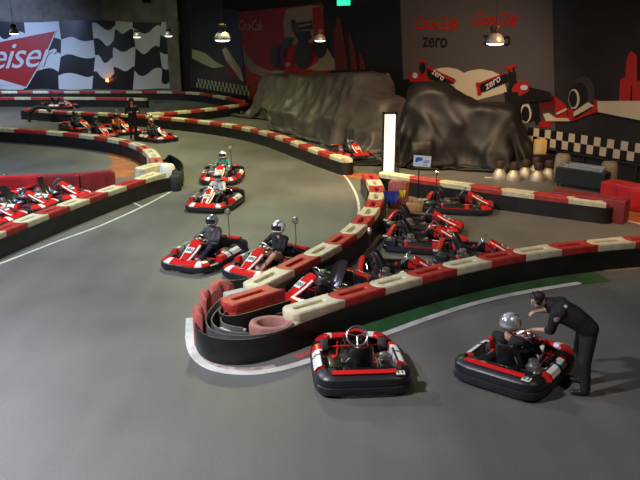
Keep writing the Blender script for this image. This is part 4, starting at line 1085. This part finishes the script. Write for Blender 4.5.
# amber beacon at the flag poster
d = onplane(108, 89, A1 + nA * .6, nA); root = empty('amber_beacon', (d.x, d.y, 0)); tag(root, 'glowing amber warning light on a post before the flag poster', 'warning light')
mb = MB(); mb.tube([(0, 0, 0), (0, 0, .9)], .03); mb.lathe([(.03, .9), (.1, .9), (.1, .94), (.03, .94)], n=16); mb.build('post', M_stl, root)
mb = MB(); mb.lathe([(.02, .94), (.09, .94), (.1, 1.0), (.08, 1.1), (.02, 1.13)], n=16); mb.build('amber_dome', mat('amber', (1, .4, .05), .4, emis=(1, .22, .02), estr=18), root)
# green light fixture above the wall mural
p = onplane(346, 1, A1 + nB * .3, nB); root = empty('green_floodlight', (p.x, p.y, p.z - .2), math.atan2(dB.y, dB.x)); tag(root, 'green floodlight above the black mural at the top edge', 'floodlight')
mb = MB(); mb.box((-.55, -.12, -.02), (.55, .25, .45), bev=.03); mb.box((-.04, .1, .45), (.04, .2, CEIL - p.z)); mb.build('housing', M_kblk, root)
mb = MB(); mb.box((-.5, -.16, .0), (.5, -.12, .42)); mb.build('green_lens', mat('green_glow', (.1, .9, .5), .4, emis=(.02, .75, .35), estr=1.6), root, False)
# props at the right wall
c = g(540, 173); mb = MB(); mb.box((-.28, -.2, 0), (.28, .2, .62), bev=.02); o = mb.build('crate', M_kblk); o.location = (c.x, c.y + .25, 0); tag(o, 'black crate under the yellow canister behind the floor lamps', 'crate')
root = empty('yellow_canister', (c.x, c.y + .25, .62)); tag(root, 'yellow canister with pale label standing under the chequered strip', 'canister')
mb = MB(); mb.box((-.2, -.13, 0), (.2, .13, .5), bev=.035); mb.lathe([(.02, .5), (.05, .5), (.05, .55), (.02, .56)], c=(.1, 0, 0), n=12); mb.tube([(-.12, 0, .49), (-.1, 0, .56), (.0, 0, .56), (.02, 0, .49)], .015); mb.build('canister_body', mat('canister_yellow', (.62, .42, .12), .5), root)
mb = MB(); mb.box((-.16, -.136, .1), (.02, -.13, .38)); mb.build('label_patch', mat('label_cream', (.6, .52, .35), .6), root, False)
for (px, py, lb) in ((561, 180, 'pale round barrel half hidden behind the black trough'), (607, 189, 'pale round barrel near the wall behind the red blocks')):
    c = g(px, py); mb = MB(); mb.lathe([(.02, 0), (.26, 0), (.30, .05), (.33, .3), (.33, .5), (.30, .72), (.25, .78), (.02, .79)], n=26); mb.lathe([(.33, .24), (.345, .25), (.345, .28), (.33, .29)], n=26); o = mb.build('barrel', mat('barrel_pale', (.25, .22, .17), .6, var=.3)); o.location = (c.x, c.y, 0); o.scale = (.78, .78, 1.1); tag(o, lb, 'barrel')
a, b2 = g(554, 186), g(603, 194); t = b2 - a
root = empty('trough', (a.x, a.y, 0), math.atan2(t.y, t.x)); tag(root, 'low dark trough on legs with pale metal bars stacked on top', 'trough')
Lt = t.length; mb = MB(); mb.box((0, .0, .12), (Lt, .42, .62), bev=.02)
for x in (.08, Lt - .12):
    for y in (.05, .41): mb.box((x, y * .8, 0), (x + .04, y * .8 + .04, .13))
mb.box((.05, .05, .619), (Lt - .05, .37, .63)); mb.build('trough_body', mat('trough_dark', (.008, .010, .014), .5), root, False)
for i, y in enumerate((.06, .18, .3)):
    mb = MB(); mb.box((.1 + .1 * i, y, .63), (Lt - .15, y + .05, .67 + .05 * i)); mb.build('metal_bar', M_alu, root, False)

# small litter
c = g(485, 174.5); mb = MB(); mb.box((-.14, -.06, 0), (.14, .06, .03), bev=.01); o = mb.build('wood_offcut', mat('pale_wood', (.55, .42, .28), .7)); o.location = (c.x, c.y - .6, 0); tag(o, 'small pale wood piece on the floor left of the bell lamps', 'wood piece')
# dark barrel / bin near the right edge (post)
c = g(606, 165); 

# ================================================================== LIGHTS
W = bpy.data.worlds.new('w'); S.world = W; W.use_nodes = True
W.node_tree.nodes['Background'].inputs[0].default_value = (.6, .65, .8, 1); W.node_tree.nodes['Background'].inputs[1].default_value = .02
def spot(loc, tgt, e, col, ang=120, r=.25, blend=.8):
    l = bpy.data.lights.new('spot', 'SPOT'); l.energy = e; l.color = col; l.spot_size = math.radians(ang); l.spot_blend = blend; l.shadow_soft_size = r
    o = bpy.data.objects.new('spot_light', l); COL.objects.link(o); o.location = loc
    d = Vector(tgt) - Vector(loc); o.rotation_euler = d.to_track_quat('-Z', 'Y').to_euler(); return o
cool = (.72, .84, 1.0); warm = (1, .68, .40); grn = (.97, 1.0, .50); neu = (1, .96, .9)
spot((-5.5, 6.5, 7.6), (-3.2, 9.5, 0), 4900, (.93, .93, 1), 122, .3, 1)
spot((5.5, 5.5, 8.0), (4.5, 9.0, 0), 520, (1, .80, .66), 120, .3)
spot((-9, 15, 7.6), (-6, 15, 0), 3300, cool, 140, .3)
spot((-13, 21, 7.4), (-12, 23, 0), 4200, (.6, .75, 1), 110, .25)
spot((-2.5, 23, 7.8), (-2.5, 22, 0), 2900, grn, 130, .3)
spot((-8, 35, 7.8), (-8, 35, 0), 3000, grn, 130, .3)
spot((-20, 38, 7.8), (-20, 41, 0), 4200, (.8, .9, 1), 125, .3)
spot((2.5, 21, 7.8), (1.5, 28, 0), 3200, warm, 110, .25)
spot((7.5, 16, 7.8), (6.5, 21, 0), 2000, (1, .62, .34), 110, .3)
spot((-22, 42, 7.8), (-23, 50, 2.5), 6500, (.40, .55, 1), 90, .3)
spot((-11, 43, 7.8), (-10, 50, 1.5), 600, (.8, .95, .7), 90, .3)
spot((-1, 17, 7.6), (1.5, 26, 1), 900, warm, 60, .3)
spot((6, 19, 7.5), (4.8, 28, 4), 700, (1, .85, .8), 60, .3)

vs = S.view_settings; vs.view_transform = 'Standard'; vs.look = 'None'; vs.gamma = 1; vs.use_curve_mapping = False; vs.exposure = 0.0
